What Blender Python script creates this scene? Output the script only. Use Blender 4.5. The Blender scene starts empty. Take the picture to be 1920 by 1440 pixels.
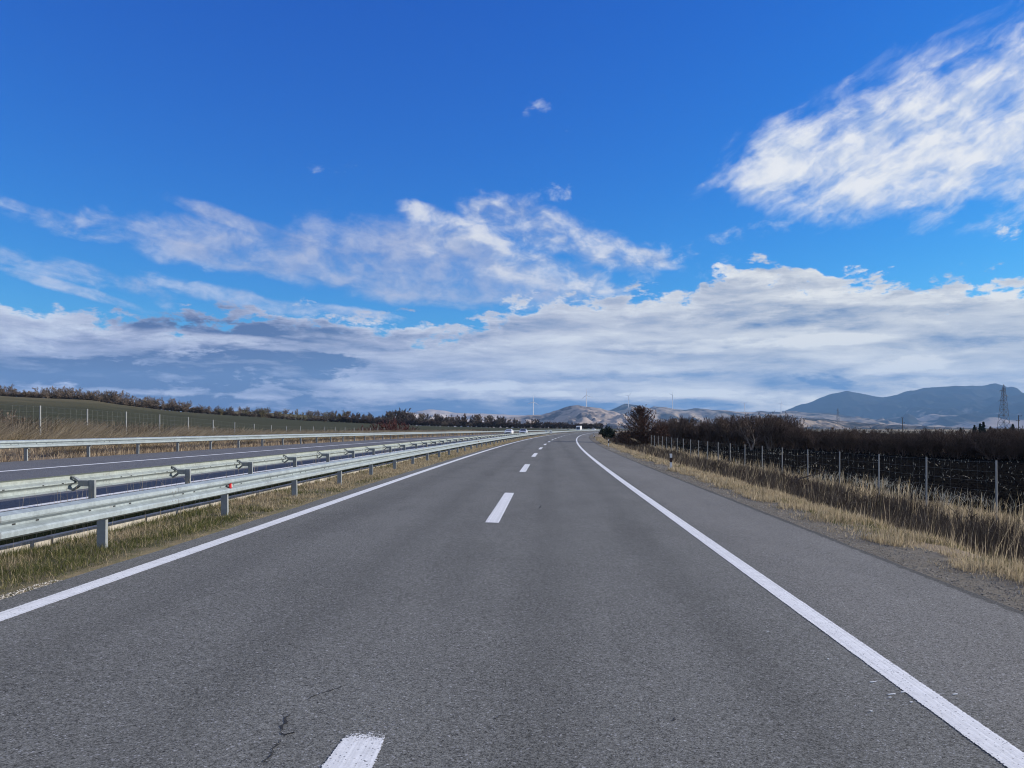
import bpy, math, random
import numpy as np
from mathutils import Vector, Matrix
R = math.radians
scene = bpy.context.scene
COL = scene.collection
random.seed(7)
rng = np.random.default_rng(11)

# ------------------------------------------------------------------ camera
F = 1442.0; VU = 1027.0; VV = 803.0; EYE = 1.8      # focal length and vanishing point in photo pixels
cam_d = bpy.data.cameras.new('camera'); cam = bpy.data.objects.new('camera', cam_d); COL.objects.link(cam)
cam.location = (0, 0, EYE); cam.rotation_euler = (R(90), 0, 0)
cam_d.sensor_width = 36; cam_d.lens = 36 * F / 1920
cam_d.shift_x = (960 - VU) / 1920; cam_d.shift_y = (VV - 720) / 1920
cam_d.clip_start = 0.1; cam_d.clip_end = 80000
scene.camera = cam
SUN_AZ = 76.0      # degrees to the right of the driving direction
SUN_EL = 18.0
scene.view_settings.view_transform = 'Standard'; scene.view_settings.look = 'None'
scene.view_settings.exposure = 0.4; scene.view_settings.gamma = 1.0
scene.view_settings.use_curve_mapping = False
scene.render.engine = 'CYCLES'
scene.cycles.use_denoising = True
scene.cycles.filter_width = 1.05
scene.cycles.max_bounces = 5; scene.cycles.diffuse_bounces = 2; scene.cycles.glossy_bounces = 2
scene.cycles.volume_bounces = 0; scene.cycles.transparent_max_bounces = 8
scene.cycles.caustics_reflective = False; scene.cycles.caustics_refractive = False

sun_d = bpy.data.lights.new('sun', 'SUN'); sun_d.energy = 5.0; sun_d.angle = R(0.55); sun_d.color = (1.0, 0.93, 0.82)
sun = bpy.data.objects.new('sun', sun_d); COL.objects.link(sun)
_sd = Vector((math.sin(R(SUN_AZ)) * math.cos(R(SUN_EL)), math.cos(R(SUN_AZ)) * math.cos(R(SUN_EL)), math.sin(R(SUN_EL))))
sun.rotation_euler = _sd.to_track_quat('Z', 'Y').to_euler(); sun.location = (60, 0, 80)

# ------------------------------------------------------------------ node helpers
class V:
    """a float socket with arithmetic"""
    def __init__(s, t, k): s.t, s.k = t, k
    def _m(s, op, *a, clamp=False):
        n = s.t.nodes.new('ShaderNodeMath'); n.operation = op; n.use_clamp = clamp
        for i, x in enumerate((s,) + a):
            if isinstance(x, V): s.t.links.new(x.k, n.inputs[i])
            else: n.inputs[i].default_value = x
        return V(s.t, n.outputs[0])
    def __add__(s, o): return s._m('ADD', o)
    __radd__ = __add__
    def __sub__(s, o): return s._m('SUBTRACT', o)
    def __mul__(s, o): return s._m('MULTIPLY', o)
    __rmul__ = __mul__
    def __truediv__(s, o): return s._m('DIVIDE', o)
    def __rsub__(s, o): return (s * -1.0) + o
    def max(s, o): return s._m('MAXIMUM', o)
    def min(s, o): return s._m('MINIMUM', o)
    def pow(s, o): return s._m('POWER', o)
    def abs(s): return s._m('ABSOLUTE')
    def mod(s, o): return s._m('FLOORED_MODULO', o)
    def clamp(s): return s._m('ADD', 0.0, clamp=True)
    def step(s, a, b, lo=0.0, hi=1.0, smooth=True):
        n = s.t.nodes.new('ShaderNodeMapRange'); n.interpolation_type = 'SMOOTHSTEP' if smooth else 'LINEAR'
        s.t.links.new(s.k, n.inputs[0])
        for i, x in ((1, a), (2, b), (3, lo), (4, hi)): n.inputs[i].default_value = x
        return V(s.t, n.outputs[0])

def vec(t, x, y, z=0.0):
    n = t.nodes.new('ShaderNodeCombineXYZ')
    for i, q in enumerate((x, y, z)):
        if isinstance(q, V): t.links.new(q.k, n.inputs[i])
        else: n.inputs[i].default_value = q
    return n.outputs[0]
def sep(t, sock):
    n = t.nodes.new('ShaderNodeSeparateXYZ'); t.links.new(sock, n.inputs[0])
    return [V(t, o) for o in n.outputs]
def noise(t, v, scale=1.0, detail=4.0, rough=0.55, dist=0.0, lac=2.0):
    n = t.nodes.new('ShaderNodeTexNoise'); n.noise_dimensions = '3D'
    t.links.new(v, n.inputs['Vector']); n.inputs['Scale'].default_value = scale
    n.inputs['Detail'].default_value = detail; n.inputs['Roughness'].default_value = rough
    n.inputs['Distortion'].default_value = dist; n.inputs['Lacunarity'].default_value = lac
    return V(t, n.outputs['Fac'])
def voro(t, v, scale, feature='F1', out='Color'):
    n = t.nodes.new('ShaderNodeTexVoronoi'); n.feature = feature
    t.links.new(v, n.inputs['Vector']); n.inputs['Scale'].default_value = scale
    if out == 'Color': return sep(t, n.outputs['Color'])[0]
    return V(t, n.outputs['Distance'])
def mix(t, f, a, b):
    n = t.nodes.new('ShaderNodeMix'); n.data_type = 'RGBA'
    if isinstance(f, V): t.links.new(f.k, n.inputs[0])
    else: n.inputs[0].default_value = f
    for i, c in ((6, a), (7, b)):
        if isinstance(c, (tuple, list)): n.inputs[i].default_value = (c[0], c[1], c[2], 1)
        else: t.links.new(c, n.inputs[i])
    return n.outputs[2]
def scale_col(t, c, f):
    n = t.nodes.new('ShaderNodeVectorMath'); n.operation = 'SCALE'
    if isinstance(c, (tuple, list)): n.inputs[0].default_value = c[:3]
    else: t.links.new(c, n.inputs[0])
    if isinstance(f, V): t.links.new(f.k, n.inputs['Scale'])
    else: n.inputs['Scale'].default_value = f
    return n.outputs[0]
def fcurve(t, v, pts, lo, hi):
    """piecewise curve of v (input range lo..hi) -> y values (any range)"""
    ys = [p[1] for p in pts]; y0, y1 = min(ys), max(ys)
    if y1 - y0 < 1e-6: y1 = y0 + 1
    n = t.nodes.new('ShaderNodeFloatCurve'); c = n.mapping.curves[0]
    q = [((x - lo) / (hi - lo), (y - y0) / (y1 - y0)) for x, y in pts]
    while len(c.points) < len(q): c.points.new(0.5, 0.5)
    for p, (x, y) in zip(c.points, q): p.location = (x, y)
    n.mapping.update()
    t.links.new(((v - lo) * (1.0 / (hi - lo))).clamp().k, n.inputs['Value'])
    return V(t, n.outputs[0]) * (y1 - y0) + y0

def srgb(r, g, b):
    f = lambda c: c / 12.92 if c <= 0.04045 else ((c + 0.055) / 1.055) ** 2.4
    return (f(r / 255), f(g / 255), f(b / 255))

# ------------------------------------------------------------------ sky
def ang(u, v):          # photo direction -> azimuth / elevation in degrees
    a = math.atan2(u - VU, F); e = math.atan2(VV - v, math.hypot(F, u - VU))
    return math.degrees(a), math.degrees(e)

world = bpy.data.worlds.new('World'); scene.world = world; world.use_nodes = True
T = world.node_tree; T.nodes.clear()
sky = T.nodes.new('ShaderNodeTexSky'); sky.sky_type = 'NISHITA'; sky.sun_disc = False
sky.sun_elevation = R(SUN_EL); sky.sun_rotation = R(SUN_AZ); sky.altitude = 300
sky.air_density = 1.0; sky.dust_density = 0.25; sky.ozone_density = 2.2
hs = T.nodes.new('ShaderNodeHueSaturation'); hs.inputs['Saturation'].default_value = 1.28; hs.inputs['Hue'].default_value = 0.505
T.links.new(sky.outputs[0], hs.inputs['Color'])
SKY_STRENGTH = 0.11
tc = T.nodes.new('ShaderNodeTexCoord')
dx, dy, dz = sep(T, tc.outputs['Generated'])
AZ = dx._m('ARCTAN2', dy) * 57.29578
EL = dz._m('ARCSINE') * 57.29578

def rot2(a, e, deg):
    c, s = math.cos(R(deg)), math.sin(R(deg))
    return a * c + e * s, e * c - a * s
def blobs(lst):
    """union of soft ellipses given as (u, v, half width, half height, tilt): 1 in a centre, 0 on the outline, negative outside"""
    m = None
    for (u, v, ru, rv, deg) in lst:
        a0, e0 = ang(u, v); a1, _ = ang(u + ru, v); _, e1 = ang(u, v - rv)
        ra = abs(a1 - a0); re = abs(e1 - e0)
        x, y = rot2(AZ - a0, EL - e0, deg)
        x = x * (1 / ra); y = y * (1 / re)
        d = 1.0 - (x * x + y * y)
        m = d if m is None else m.max(d)
    return m.max(-2.0)
def warp(a, e, k, amt, z):
    n = T.nodes.new('ShaderNodeTexNoise'); n.inputs['Detail'].default_value = 3; n.inputs['Scale'].default_value = 1.0
    T.links.new(vec(T, a * k, e * k * 1.6, z), n.inputs['Vector']); r, g, b = sep(T, n.outputs['Color'])
    return a + (r - 0.5) * amt, e + (g - 0.5) * amt * 0.7
def layer(lst, deg, sx, sy, z, amp, bias, w, isow=0.5, iso=0.5, shade=2.5, sun_off=(0.8, 0.8), wk=0.25, wamt=2.2, rough=0.62, cap=0.7):
    m = blobs(lst); a, e = warp(AZ, EL, wk, wamt, z + 20)
    def dens(oa, oe, det):
        x, y = rot2(a + oa, e + oe, deg)
        n = noise(T, vec(T, x * sx, y * sy, z), 1.0, det, rough, 0.0)
        q = noise(T, vec(T, (a + oa) * iso, (e + oe) * iso * 1.5, z + 5.0), 1.0, det, rough, 0.0)
        return n * (1 - isow) + q * isow
    n = dens(0.0, 0.0, 10); n1 = dens(0.0, 0.0, 3.5); n2 = dens(sun_off[0], sun_off[1], 3.5)
    d = m.min(cap) + (n - 0.5) * amp + bias
    lit = (n1 - n2) * shade + (n1 - 0.5) * 0.8 + 0.55
    return d.step(0.0, w), lit.clamp(), d

# deck of cloud along the horizon: its top edge as a curve of azimuth
deck_edge = [(-700, 540), (-300, 545), (-60, 556), (0, 566), (150, 584), (330, 592), (480, 584), (560, 586), (680, 598), (790, 610), (870, 612),
             (920, 592), (1000, 566), (1100, 556), (1200, 552), (1290, 552), (1320, 520), (1390, 500), (1470, 506), (1560, 514), (1680, 528),
             (1760, 540), (1820, 532), (1920, 528), (2100, 520), (2700, 520)]
top = fcurve(T, AZ, [ang(u, v) for u, v in deck_edge], -60, 60)
wa, we = warp(AZ, EL, 0.16, 1.6, 31.0)
edge_n = noise(T, vec(T, wa * 0.42, we * 0.9, 9.1), 1.0, 10, 0.62, 0.0)
dd = (top - EL) * 1.1 + (edge_n - 0.5) * 8.5 + 0.3
deck_a = dd.step(0.0, 1.0)
st1 = noise(T, vec(T, wa * 0.085, we * 0.50, 1.7), 1.0, 9, 0.58, 0.0)        # broad sheets
st2 = noise(T, vec(T, wa * 0.20 + we * 0.06, we * 1.25, 7.2), 1.0, 9, 0.62, 0.0)   # finer ripples
right = AZ.step(-24, 24)                                                      # brighter towards the sun
deck_b = (st1 - 0.5) * 1.9 + (st2 - 0.5) * 1.3 + right * 0.14 + 0.50
wob = (noise(T, vec(T, wa * 0.24, we * 0.75, 5.5), 1.0, 9, 0.62, 0.0) - 0.5)
def zone(lst, amp, a, b): return (blobs(lst).max(-1.2) + wob * (amp * 2.2)).step(a, b)
dark_left = zone([(60, 712, 560, 52, 2), (470, 672, 240, 26, -2), (-240, 700, 420, 70, 0)], 3.0, -0.1, 0.9)
dark_mid = zone([(860, 768, 560, 24, 0), (1270, 760, 180, 14, 0), (420, 756, 330, 14, 0), (1560, 716, 70, 14, -14)], 2.0, -0.2, 0.9)
dark_u = zone([(560, 612, 330, 20, 2), (1470, 598, 330, 30, -3), (1570, 700, 80, 12, 8), (760, 640, 240, 20, 2), (1230, 705, 260, 14, 0), (1800, 640, 200, 22, 0)], 2.6, 0.0, 1.2)
bright = zone([(170, 630, 300, 26, -2), (30, 645, 160, 26, 0), (1680, 688, 130, 18, 8), (1790, 730, 220, 26, 0), (880, 722, 330, 12, 0), (450, 640, 190, 12, -3),
               (1700, 560, 260, 20, -4), (1390, 516, 90, 18, -12), (1230, 652, 150, 12, 0), (1180, 738, 420, 8, 0), (1520, 757, 120, 12, -6), (730, 598, 70, 12, -6), (1480, 640, 240, 12, 0), (1460, 750, 150, 18, -4), (200, 735, 300, 9, 0)], 2.6, 0.0, 1.2)
deck_b = deck_b + bright * 0.40 - dark_left * (0.60 + (st2 - 0.5) * 3.4 + (st1 - 0.5) * 1.6) - dark_mid * 0.50 - dark_u * 0.26
deck_b = (deck_b + dd.step(0.1, 1.8, 0.25, 0.0)).clamp()
c_dark = mix(T, AZ.step(-30, 10), srgb(66, 78, 124), srgb(92, 126, 172))
c_mid = mix(T, right, srgb(178, 180, 202), srgb(198, 202, 209))
c_hi = mix(T, right, srgb(228, 232, 240), srgb(250, 248, 241))
deck_c = mix(T, deck_b.step(0.0, 0.5, smooth=False), c_dark, c_mid)
deck_c = mix(T, deck_b.step(0.5, 1.0, smooth=False), deck_c, c_hi)
low = EL.step(0.0, 7.0, 1.0, 0.0)                                              # far cloud is seen through more air, and is itself sunlit
deck_c = scale_col(T, deck_c, low * 0.14 * (1.0 - dark_left) + 1.0)

# big feathered cloud at upper right
big = [(1480, 305, 120, 80, 14), (1620, 292, 180, 115, 12), (1780, 255, 220, 148, 14), (1960, 215, 240, 175, 14), (2180, 200, 320, 210, 14)]
a_big, l_big, d_big = layer(big, 26, 0.20, 0.55, 2.2, 5.4, 0.62, 2.0, isow=0.30, iso=0.55, shade=1.9, cap=1.0)
thin = [(1880, 30, 240, 36, 20), (1680, 120, 240, 34, 22), (1470, 235, 130, 40, 22), (1390, 330, 110, 26, 14)]
a_thin, l_thin, _ = layer(thin, 26, 0.22, 0.9, 6.2, 6.5, -0.15, 2.6, isow=0.25)
# mid cloud bank: grey body at left, white puffs with grey undersides at right
body = [(420, 482, 150, 26, -8), (620, 492, 300, 50, -7), (800, 490, 220, 66, -8), (760, 530, 260, 40, -5), (930, 530, 200, 34, -6), (480, 428, 150, 18, -14)]
a_body, l_body, _ = layer(body, -9, 0.22, 0.50, 4.4, 4.2, 0.38, 1.9, isow=0.5, iso=0.5, shade=1.6)
puff = [(930, 402, 80, 34, -8), (1010, 428, 150, 48, -14), (1110, 462, 150, 40, -18), (880, 450, 120, 50, -10), (1000, 500, 170, 36, -10), (1090, 530, 110, 20, -12), (1200, 482, 80, 22, -14), (800, 400, 60, 24, -10)]
a_puff, l_puff, _ = layer(puff, -10, 0.30, 0.55, 14.4, 4.8, 0.28, 1.9, isow=0.55, iso=0.42, shade=2.0)
# pale wisps at left and small scraps
wis = [(30, 488, 170, 20, -10), (190, 520, 170, 22, -12), (150, 425, 140, 26, -8), (270, 440, 140, 34, -8), (50, 392, 90, 14, -10), (130, 540, 180, 12, -14), (295, 552, 50, 22, -30),
       (430, 556, 170, 20, -8), (540, 576, 90, 16, 0), (640, 582, 120, 10, -6), (330, 478, 110, 22, -10)]
a_wis, l_wis, _ = layer(wis, -12, 0.24, 0.85, 8.8, 6.0, 0.18, 1.9, isow=0.5)
scr = [(1390, 440, 150, 20, 6), (1040, 362, 50, 22, 0), (1000, 210, 34, 22, 20), (1260, 470, 80, 24, -10), (1290, 500, 90, 20, -14), (1330, 485, 80, 18, -10), (1160, 502, 60, 14, 0), (720, 594, 80, 12, -8), (1340, 345, 60, 14, 15), (620, 318, 60, 18, 10), (1070, 240, 16, 12, 0)]
a_scr, l_scr, _ = layer(scr, 4, 0.4, 0.8, 12.8, 8.0, -0.45, 2.3, isow=0.6, iso=0.8)
one = [(1890, 434, 30, 20, 10)]
a_one, l_one, _ = layer(one, 0, 0.6, 0.9, 17.8, 6.5, -0.1, 1.3, isow=0.6, iso=1.3)

sr, sgn_, sb = sep(T, scale_col(T, hs.outputs[0], SKY_STRENGTH))
skyc = vec(T, (sr.max(0.0).pow(1.95) * 1.05).min(0.8), (sgn_.max(0.0).pow(1.21) * 1.15).min(0.9), (sb.max(0.0).pow(0.72) * 1.22).min(1.1))
c = mix(T, a_thin * 0.55, skyc, srgb(190, 205, 236))
c = mix(T, a_scr * 0.7, c, mix(T, l_scr, srgb(176, 194, 226), srgb(224, 230, 240)))
c = mix(T, a_one * 0.9, c, srgb(228, 233, 240))
c = mix(T, a_wis * 0.78, c, mix(T, l_wis, srgb(166, 176, 210), srgb(208, 216, 236)))
c = mix(T, a_body * 0.9, c, mix(T, l_body.step(0.15, 0.95), srgb(152, 164, 202), srgb(194, 199, 220)))
c = mix(T, a_puff * 0.95, c, mix(T, l_puff.step(0.2, 0.9), srgb(166, 178, 208), srgb(236, 236, 238)))
c = mix(T, a_big * 0.97, c, mix(T, l_big.step(0.05, 0.9), srgb(186, 202, 228), srgb(246, 246, 246)))
c = mix(T, deck_a * 0.98, c, deck_c)
# unseen broken cloud added behind and overhead to whiten and lift the ambient light
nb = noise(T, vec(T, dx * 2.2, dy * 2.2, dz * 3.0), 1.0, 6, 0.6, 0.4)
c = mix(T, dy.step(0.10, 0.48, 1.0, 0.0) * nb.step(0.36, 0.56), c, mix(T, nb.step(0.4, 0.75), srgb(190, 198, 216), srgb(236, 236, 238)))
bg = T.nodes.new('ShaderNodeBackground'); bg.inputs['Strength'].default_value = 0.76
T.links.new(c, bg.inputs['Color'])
wo = T.nodes.new('ShaderNodeOutputWorld'); T.links.new(bg.outputs[0], wo.inputs['Surface'])

# ------------------------------------------------------------------ materials
def mat(name, build=None, color=(0.5, 0.5, 0.5), rough=0.8, metal=0.0, spec=0.3):
    m = bpy.data.materials.new(name); m.use_nodes = True
    t = m.node_tree; b = t.nodes['Principled BSDF']
    b.inputs['Roughness'].default_value = rough; b.inputs['Metallic'].default_value = metal
    b.inputs['Specular IOR Level'].default_value = spec
    b.inputs['Base Color'].default_value = (*color[:3], 1)
    if build: build(t, b)
    return m
def pos(t): return t.nodes.new('ShaderNodeNewGeometry').outputs['Position']
def objc(t): return t.nodes.new('ShaderNodeTexCoord').outputs['Object']
def uvs(t):
    n = t.nodes.new('ShaderNodeUVMap'); return sep(t, n.outputs[0])
def island(t): return V(t, t.nodes.new('ShaderNodeNewGeometry').outputs['Random Per Island'])
def base(t, b, c): t.links.new(c, b.inputs['Base Color'])
def bump(t, b, h, strength=0.3, dist=0.01):
    n = t.nodes.new('ShaderNodeBump'); n.inputs['Strength'].default_value = strength; n.inputs['Distance'].default_value = dist
    t.links.new(h.k, n.inputs['Height']); t.links.new(n.outputs[0], b.inputs['Normal'])

def speckle(t, p):
    s1 = voro(t, p, 135)                          # single stones
    s2 = voro(t, p, 70)
    n1 = noise(t, p, 34, 3, 0.6)
    return s1, s2, n1
def asphalt_col(t, tone=1.0):
    p = pos(t); x, y, z = sep(t, p)
    s1, s2, n1 = speckle(t, p)
    lo = noise(t, vec(t, x * 0.9, y * 0.13, 0.0), 1.0, 4, 0.6)
    bl = noise(t, p, 0.55, 5, 0.6)
    g = 0.66 + (s1 - 0.5) * 0.62 + (s2 - 0.5) * 0.34 + (n1 - 0.5) * 0.8 + (lo - 0.5) * 0.3 + (bl - 0.5) * 0.2
    dk = noise(t, p, 7.0, 3, 0.5).step(0.66, 0.74) * 0.12
    g = (g - dk).max(0.12)
    return g, s1, p, x, y
def b_asphalt(t, b):
    g, s1, p, x, y = asphalt_col(t)
    track = ((x + 3.0).abs() - 0.8).abs().step(0.0, 0.55).min(((x - 0.8).abs() - 0.8).abs().step(0.0, 0.55))
    shoulder = (x - y.max(20.0)._m('SUBTRACT', 20.0).pow(2.0) * 0.000185).step(2.7, 3.1)
    g = g * (track * 0.13 + 0.87) * (shoulder * 0.12 + 1.0)
    c = mix(t, shoulder, (0.154, 0.154, 0.145), (0.157, 0.154, 0.145))
    c = mix(t, voro(t, p, 90).step(0.93, 0.97), c, (0.26, 0.26, 0.265))
    xs = x - y.max(20.0)._m('SUBTRACT', 20.0).pow(2.0) * 0.000185
    rim = (xs + (noise(t, p, 6, 4, 0.65) - 0.5) * 0.16).step(4.90, 4.96)
    patch = noise(t, vec(t, x * 0.55, y * 0.10, 4.0), 1.0, 4, 0.6).step(0.56, 0.62) * 0.06
    g = g * (1.0 - rim * 0.5) * (1.0 - patch)
    base(t, b, scale_col(t, c, g * 1.38)); bump(t, b, s1 * 0.6 + noise(t, p, 130, 2), 0.35, 0.006)
M = {}
M['asphalt'] = mat('asphalt', b_asphalt, rough=0.88, spec=0.12)
def b_asphalt2(t, b):
    g, s1, p, x, y = asphalt_col(t)
    base(t, b, scale_col(t, (0.135, 0.135, 0.140), g * 1.35)); bump(t, b, s1, 0.3, 0.006)
M['asphalt_opposite'] = mat('asphalt_opposite', b_asphalt2, rough=0.8, spec=0.3)
def b_paint(t, b):
    p = pos(t); x, y, z = sep(t, p); a, l = uvs(t)[:2]
    n = noise(t, p, 55, 4, 0.65); m = noise(t, p, 9, 4, 0.6); st = noise(t, vec(t, a * 9.0, l * 0.10, 0.0), 1.0, 4, 0.65)
    c = mix(t, (n - 0.5) * 1.6 + 0.5, (0.62, 0.62, 0.62), (0.82, 0.82, 0.82))
    c = scale_col(t, c, (m - 0.5) * 0.4 + (st - 0.5) * 1.0 + 0.97)
    c = mix(t, voro(t, p, 120).step(0.965, 0.98), c, (0.2, 0.2, 0.21))
    base(t, b, c); bump(t, b, n, 0.3, 0.004)
    edge = (a - 0.5).abs() * 2.0
    hole = (edge.step(0.80, 1.0) * 0.5 + noise(t, p, 70, 3, 0.7) * 0.9 + noise(t, p, 5, 2) * 0.25)
    worn = y.step(4.0, 4.75) * (y._m('LESS_THAN', 5.5)) * ((x + 1.0).abs()._m('LESS_THAN', 0.6))
    hole = hole + worn * 0.75 + noise(t, vec(t, x * 2.0, y * 0.5, 2.0), 1.0, 4, 0.6).step(0.5, 0.75) * 0.10
    al = hole.step(0.98, 1.03, 1.0, 0.0)
    t.links.new(al.k, b.inputs['Alpha'])
M['paint'] = mat('road_paint', b_paint, rough=0.7, spec=0.3)
M['crack'] = mat('tar', None, (0.028, 0.028, 0.030), 0.9)
def b_soil(c1, c2, sc=3.0, b1=0.5):
    def f(t, b):
        p = pos(t); n = noise(t, p, sc, 8, 0.65); k = noise(t, p, sc * 14, 4, 0.6)
        base(t, b, scale_col(t, mix(t, n.step(0.3, 0.7), c1, c2), k * 0.9 + 0.55)); bump(t, b, n + k * 0.4, b1, 0.06)
    return f
M['verge_soil'] = mat('verge_soil', b_soil((0.17, 0.135, 0.085), (0.09, 0.085, 0.045)), rough=1)
M['gravel_soil'] = mat('gravel_soil', b_soil((0.20, 0.175, 0.14), (0.11, 0.095, 0.07), 9), rough=1)
M['dry_soil'] = mat('dry_soil', b_soil((0.22, 0.165, 0.11), (0.13, 0.10, 0.065), 2), rough=1)
M['ditch_soil'] = mat('ditch_soil', b_soil((0.10, 0.08, 0.06), (0.045, 0.038, 0.032), 2), rough=1)
def b_plough(t, b):
    p = pos(t); x, y, z = sep(t, p)
    n = noise(t, p, 1.4, 8, 0.68); k = noise(t, p, 7, 5, 0.6)
    st = noise(t, vec(t, x * 0.35, y * 2.2, 0.0), 1.0, 5, 0.65)
    c = mix(t, n.step(0.3, 0.72), (0.005, 0.005, 0.005), (0.013, 0.012, 0.011))
    straw = (st + (k - 0.5) * 0.9).step(0.76, 0.9) * 0.10
    c = mix(t, straw, c, (0.20, 0.18, 0.14))
    base(t, b, c); bump(t, b, n + k * 0.5, 0.7, 0.06)
M['plough'] = mat('ploughed_soil', b_plough, rough=1, spec=0.0)
def b_green(t, b):
    p = pos(t); x, y, z = sep(t, p)
    rows = noise(t, vec(t, x * 0.06 + y * 0.02, y * 0.9 - x * 0.35, 0.0), 1.0, 5, 0.6)
    big_ = noise(t, p, 0.02, 4, 0.55); sm = noise(t, p, 0.8, 5, 0.65)
    g = mix(t, rows.step(0.35, 0.65), (0.036, 0.038, 0.018), (0.066, 0.065, 0.033))
    brown = (z * 0.10 + (big_ - 0.5) * 1.2 + (rows - 0.5) * 0.8).step(0.65, 1.6)
    g = mix(t, brown, g, (0.125, 0.105, 0.055))
    base(t, b, scale_col(t, g, sm * 0.8 + 0.6)); bump(t, b, sm, 0.6, 0.15)
M['green'] = mat('winter_crop', b_green, rough=1, spec=0.1)
def b_plain(t, b):
    p = pos(t); x, y, z = sep(t, p)
    f1 = voro(t, vec(t, x * 0.0022, y * 0.0009, 0.0), 1.0); n = noise(t, p, 0.004, 7, 0.6)
    c = mix(t, f1.step(0.2, 0.8), (0.085, 0.080, 0.055), (0.27, 0.225, 0.165))
    c = mix(t, n.step(0.52, 0.66), c, (0.055, 0.052, 0.042))
    base(t, b, c)
M['plain'] = mat('plain', b_plain, rough=1, spec=0.05)
def b_galv(tint=(0.275, 0.32, 0.34), slots=True, dirt=0.0):
    def f(t, b):
        p = pos(t); l, h = uvs(t)[:2]
        n = noise(t, p, 14, 5, 0.65); m = noise(t, p, 2.2, 4, 0.6); sp = voro(t, p, 60)
        k = (n - 0.5) * 0.8 + (m - 0.5) * 0.6 + (sp - 0.5) * 0.10 + noise(t, vec(t, l * 3.0, h * 2.0, 5.0), 1.0, 4, 0.6) * 0.5 + 0.75
        c = scale_col(t, tint, k)
        c = mix(t, (noise(t, vec(t, l * 1.1, h * 8.0, 0.0), 1.0, 5, 0.6) - h * 0.9).step(0.58, 0.78) * 0.30, c, (0.28, 0.27, 0.23))
        if dirt: c = mix(t, (h * 3.2 + 0.5 + (m - 0.5) * 0.5).step(0.6, 1.0) * dirt, c, (0.42, 0.42, 0.30))
        if slots:
            q = l.mod(2.0); e = (h.abs()).step(0.008, 0.011, 1.0, 0.0)
            a1 = (q - 0.62).abs().step(0.026, 0.034, 1.0, 0.0); a2 = (q - 1.02).abs().step(0.026, 0.034, 1.0, 0.0); a3 = (l.mod(4.0) - 2.05).abs().step(0.02, 0.03, 1.0, 0.0)
            c = mix(t, (a1.max(a2).max(a3)) * e, c, (0.012, 0.012, 0.013))
            lap = (l.mod(4.0) - 0.30).abs().step(0.006, 0.013, 1.0, 0.0) * 0.7
            c = mix(t, lap, c, (0.12, 0.12, 0.12))
            bolt = ((l.mod(4.0) - 0.1).abs().min((l.mod(4.0) + -0.2).abs())).step(0.010, 0.014, 1.0, 0.0) * ((h.abs() - 0.07).abs()).step(0.010, 0.014, 1.0, 0.0)
            c = mix(t, bolt, c, (0.2, 0.2, 0.2))
        base(t, b, c); bump(t, b, m, 0.12, 0.02)
    return f
M['galv'] = mat('galvanised_steel', b_galv(), rough=0.55, metal=0.15, spec=0.4)
M['galv_dirty'] = mat('galvanised_steel_pollen', b_galv((0.285, 0.325, 0.325), True, 0.22), rough=0.6, metal=0.1, spec=0.35)
def b_metal(c0):
    def f(t, b):
        p = pos(t); n = noise(t, p, 9, 5, 0.65)
        base(t, b, scale_col(t, c0, (n - 0.5) * 0.7 + 1.0))
    return f
M['post'] = mat('galvanised_post', b_metal((0.26, 0.28, 0.29)), rough=0.6, metal=0.3)
M['fence_post'] = mat('fence_post_steel', b_metal((0.27, 0.28, 0.285)), rough=0.6, metal=0.2)
M['wire'] = mat('wire', None, (0.32, 0.33, 0.33), 0.5, 0.5)
M['concrete'] = mat('concrete', b_soil((0.46, 0.42, 0.36), (0.28, 0.26, 0.22), 5, 0.3), rough=0.95)
M['red'] = mat('red_reflector', None, (0.38, 0.010, 0.014), 0.35)
M['white'] = mat('white_plastic', b_metal((0.74, 0.74, 0.72)), rough=0.5)
M['black'] = mat('black_plastic', None, (0.015, 0.015, 0.016), 0.5)
M['turbine'] = mat('turbine_white', None, (0.78, 0.79, 0.80), 0.4)
M['pylon'] = mat('pylon_steel', None, (0.16, 0.17, 0.18), 0.7)
M['wood'] = mat('pole_wood', b_metal((0.085, 0.07, 0.058)), rough=0.9)
M['glass'] = mat('car_glass', None, (0.012, 0.014, 0.018), 0.08, 0, 0.6)
M['carwhite'] = mat('car_paint_white', None, (0.78, 0.78, 0.78), 0.25, 0, 0.5)
M['carsilver'] = mat('car_paint_silver', None, (0.62, 0.64, 0.66), 0.3, 0.3, 0.5)
M['rubber'] = mat('rubber', None, (0.02, 0.02, 0.02), 0.85)
M['lamp'] = mat('lamp_glass', None, (0.75, 0.76, 0.78), 0.1, 0, 0.6)
M['wall'] = mat('white_render', b_metal((0.72, 0.71, 0.68)), rough=0.9)
M['roof'] = mat('sheet_roof', b_metal((0.55, 0.56, 0.57)), rough=0.6)
def b_isl(c1, c2, c3=None, tr=0.0):
    def f(t, b):
        r = island(t); c = mix(t, r, c1, c2)
        if c3: c = mix(t, (r * 7.13).mod(1.0).step(0.7, 0.9), c, c3)
        base(t, b, c)
        if tr:
            tl = t.nodes.new('ShaderNodeBsdfTranslucent'); t.links.new(c, tl.inputs[0])
            mx = t.nodes.new('ShaderNodeMixShader'); mx.inputs[0].default_value = tr
            t.links.new(b.outputs[0], mx.inputs[1]); t.links.new(tl.outputs[0], mx.inputs[2])
            t.links.new(mx.outputs[0], t.nodes['Material Output'].inputs['Surface'])
    return f
M['straw'] = mat('dry_grass', b_isl((0.31, 0.245, 0.155), (0.60, 0.50, 0.345), (0.19, 0.16, 0.09), 0.45), rough=0.9, spec=0.1)
M['straw_tall'] = mat('dry_reed_grass', b_isl((0.34, 0.265, 0.185), (0.58, 0.48, 0.345), (0.23, 0.175, 0.13), 0.4), rough=0.9, spec=0.1)
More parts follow.
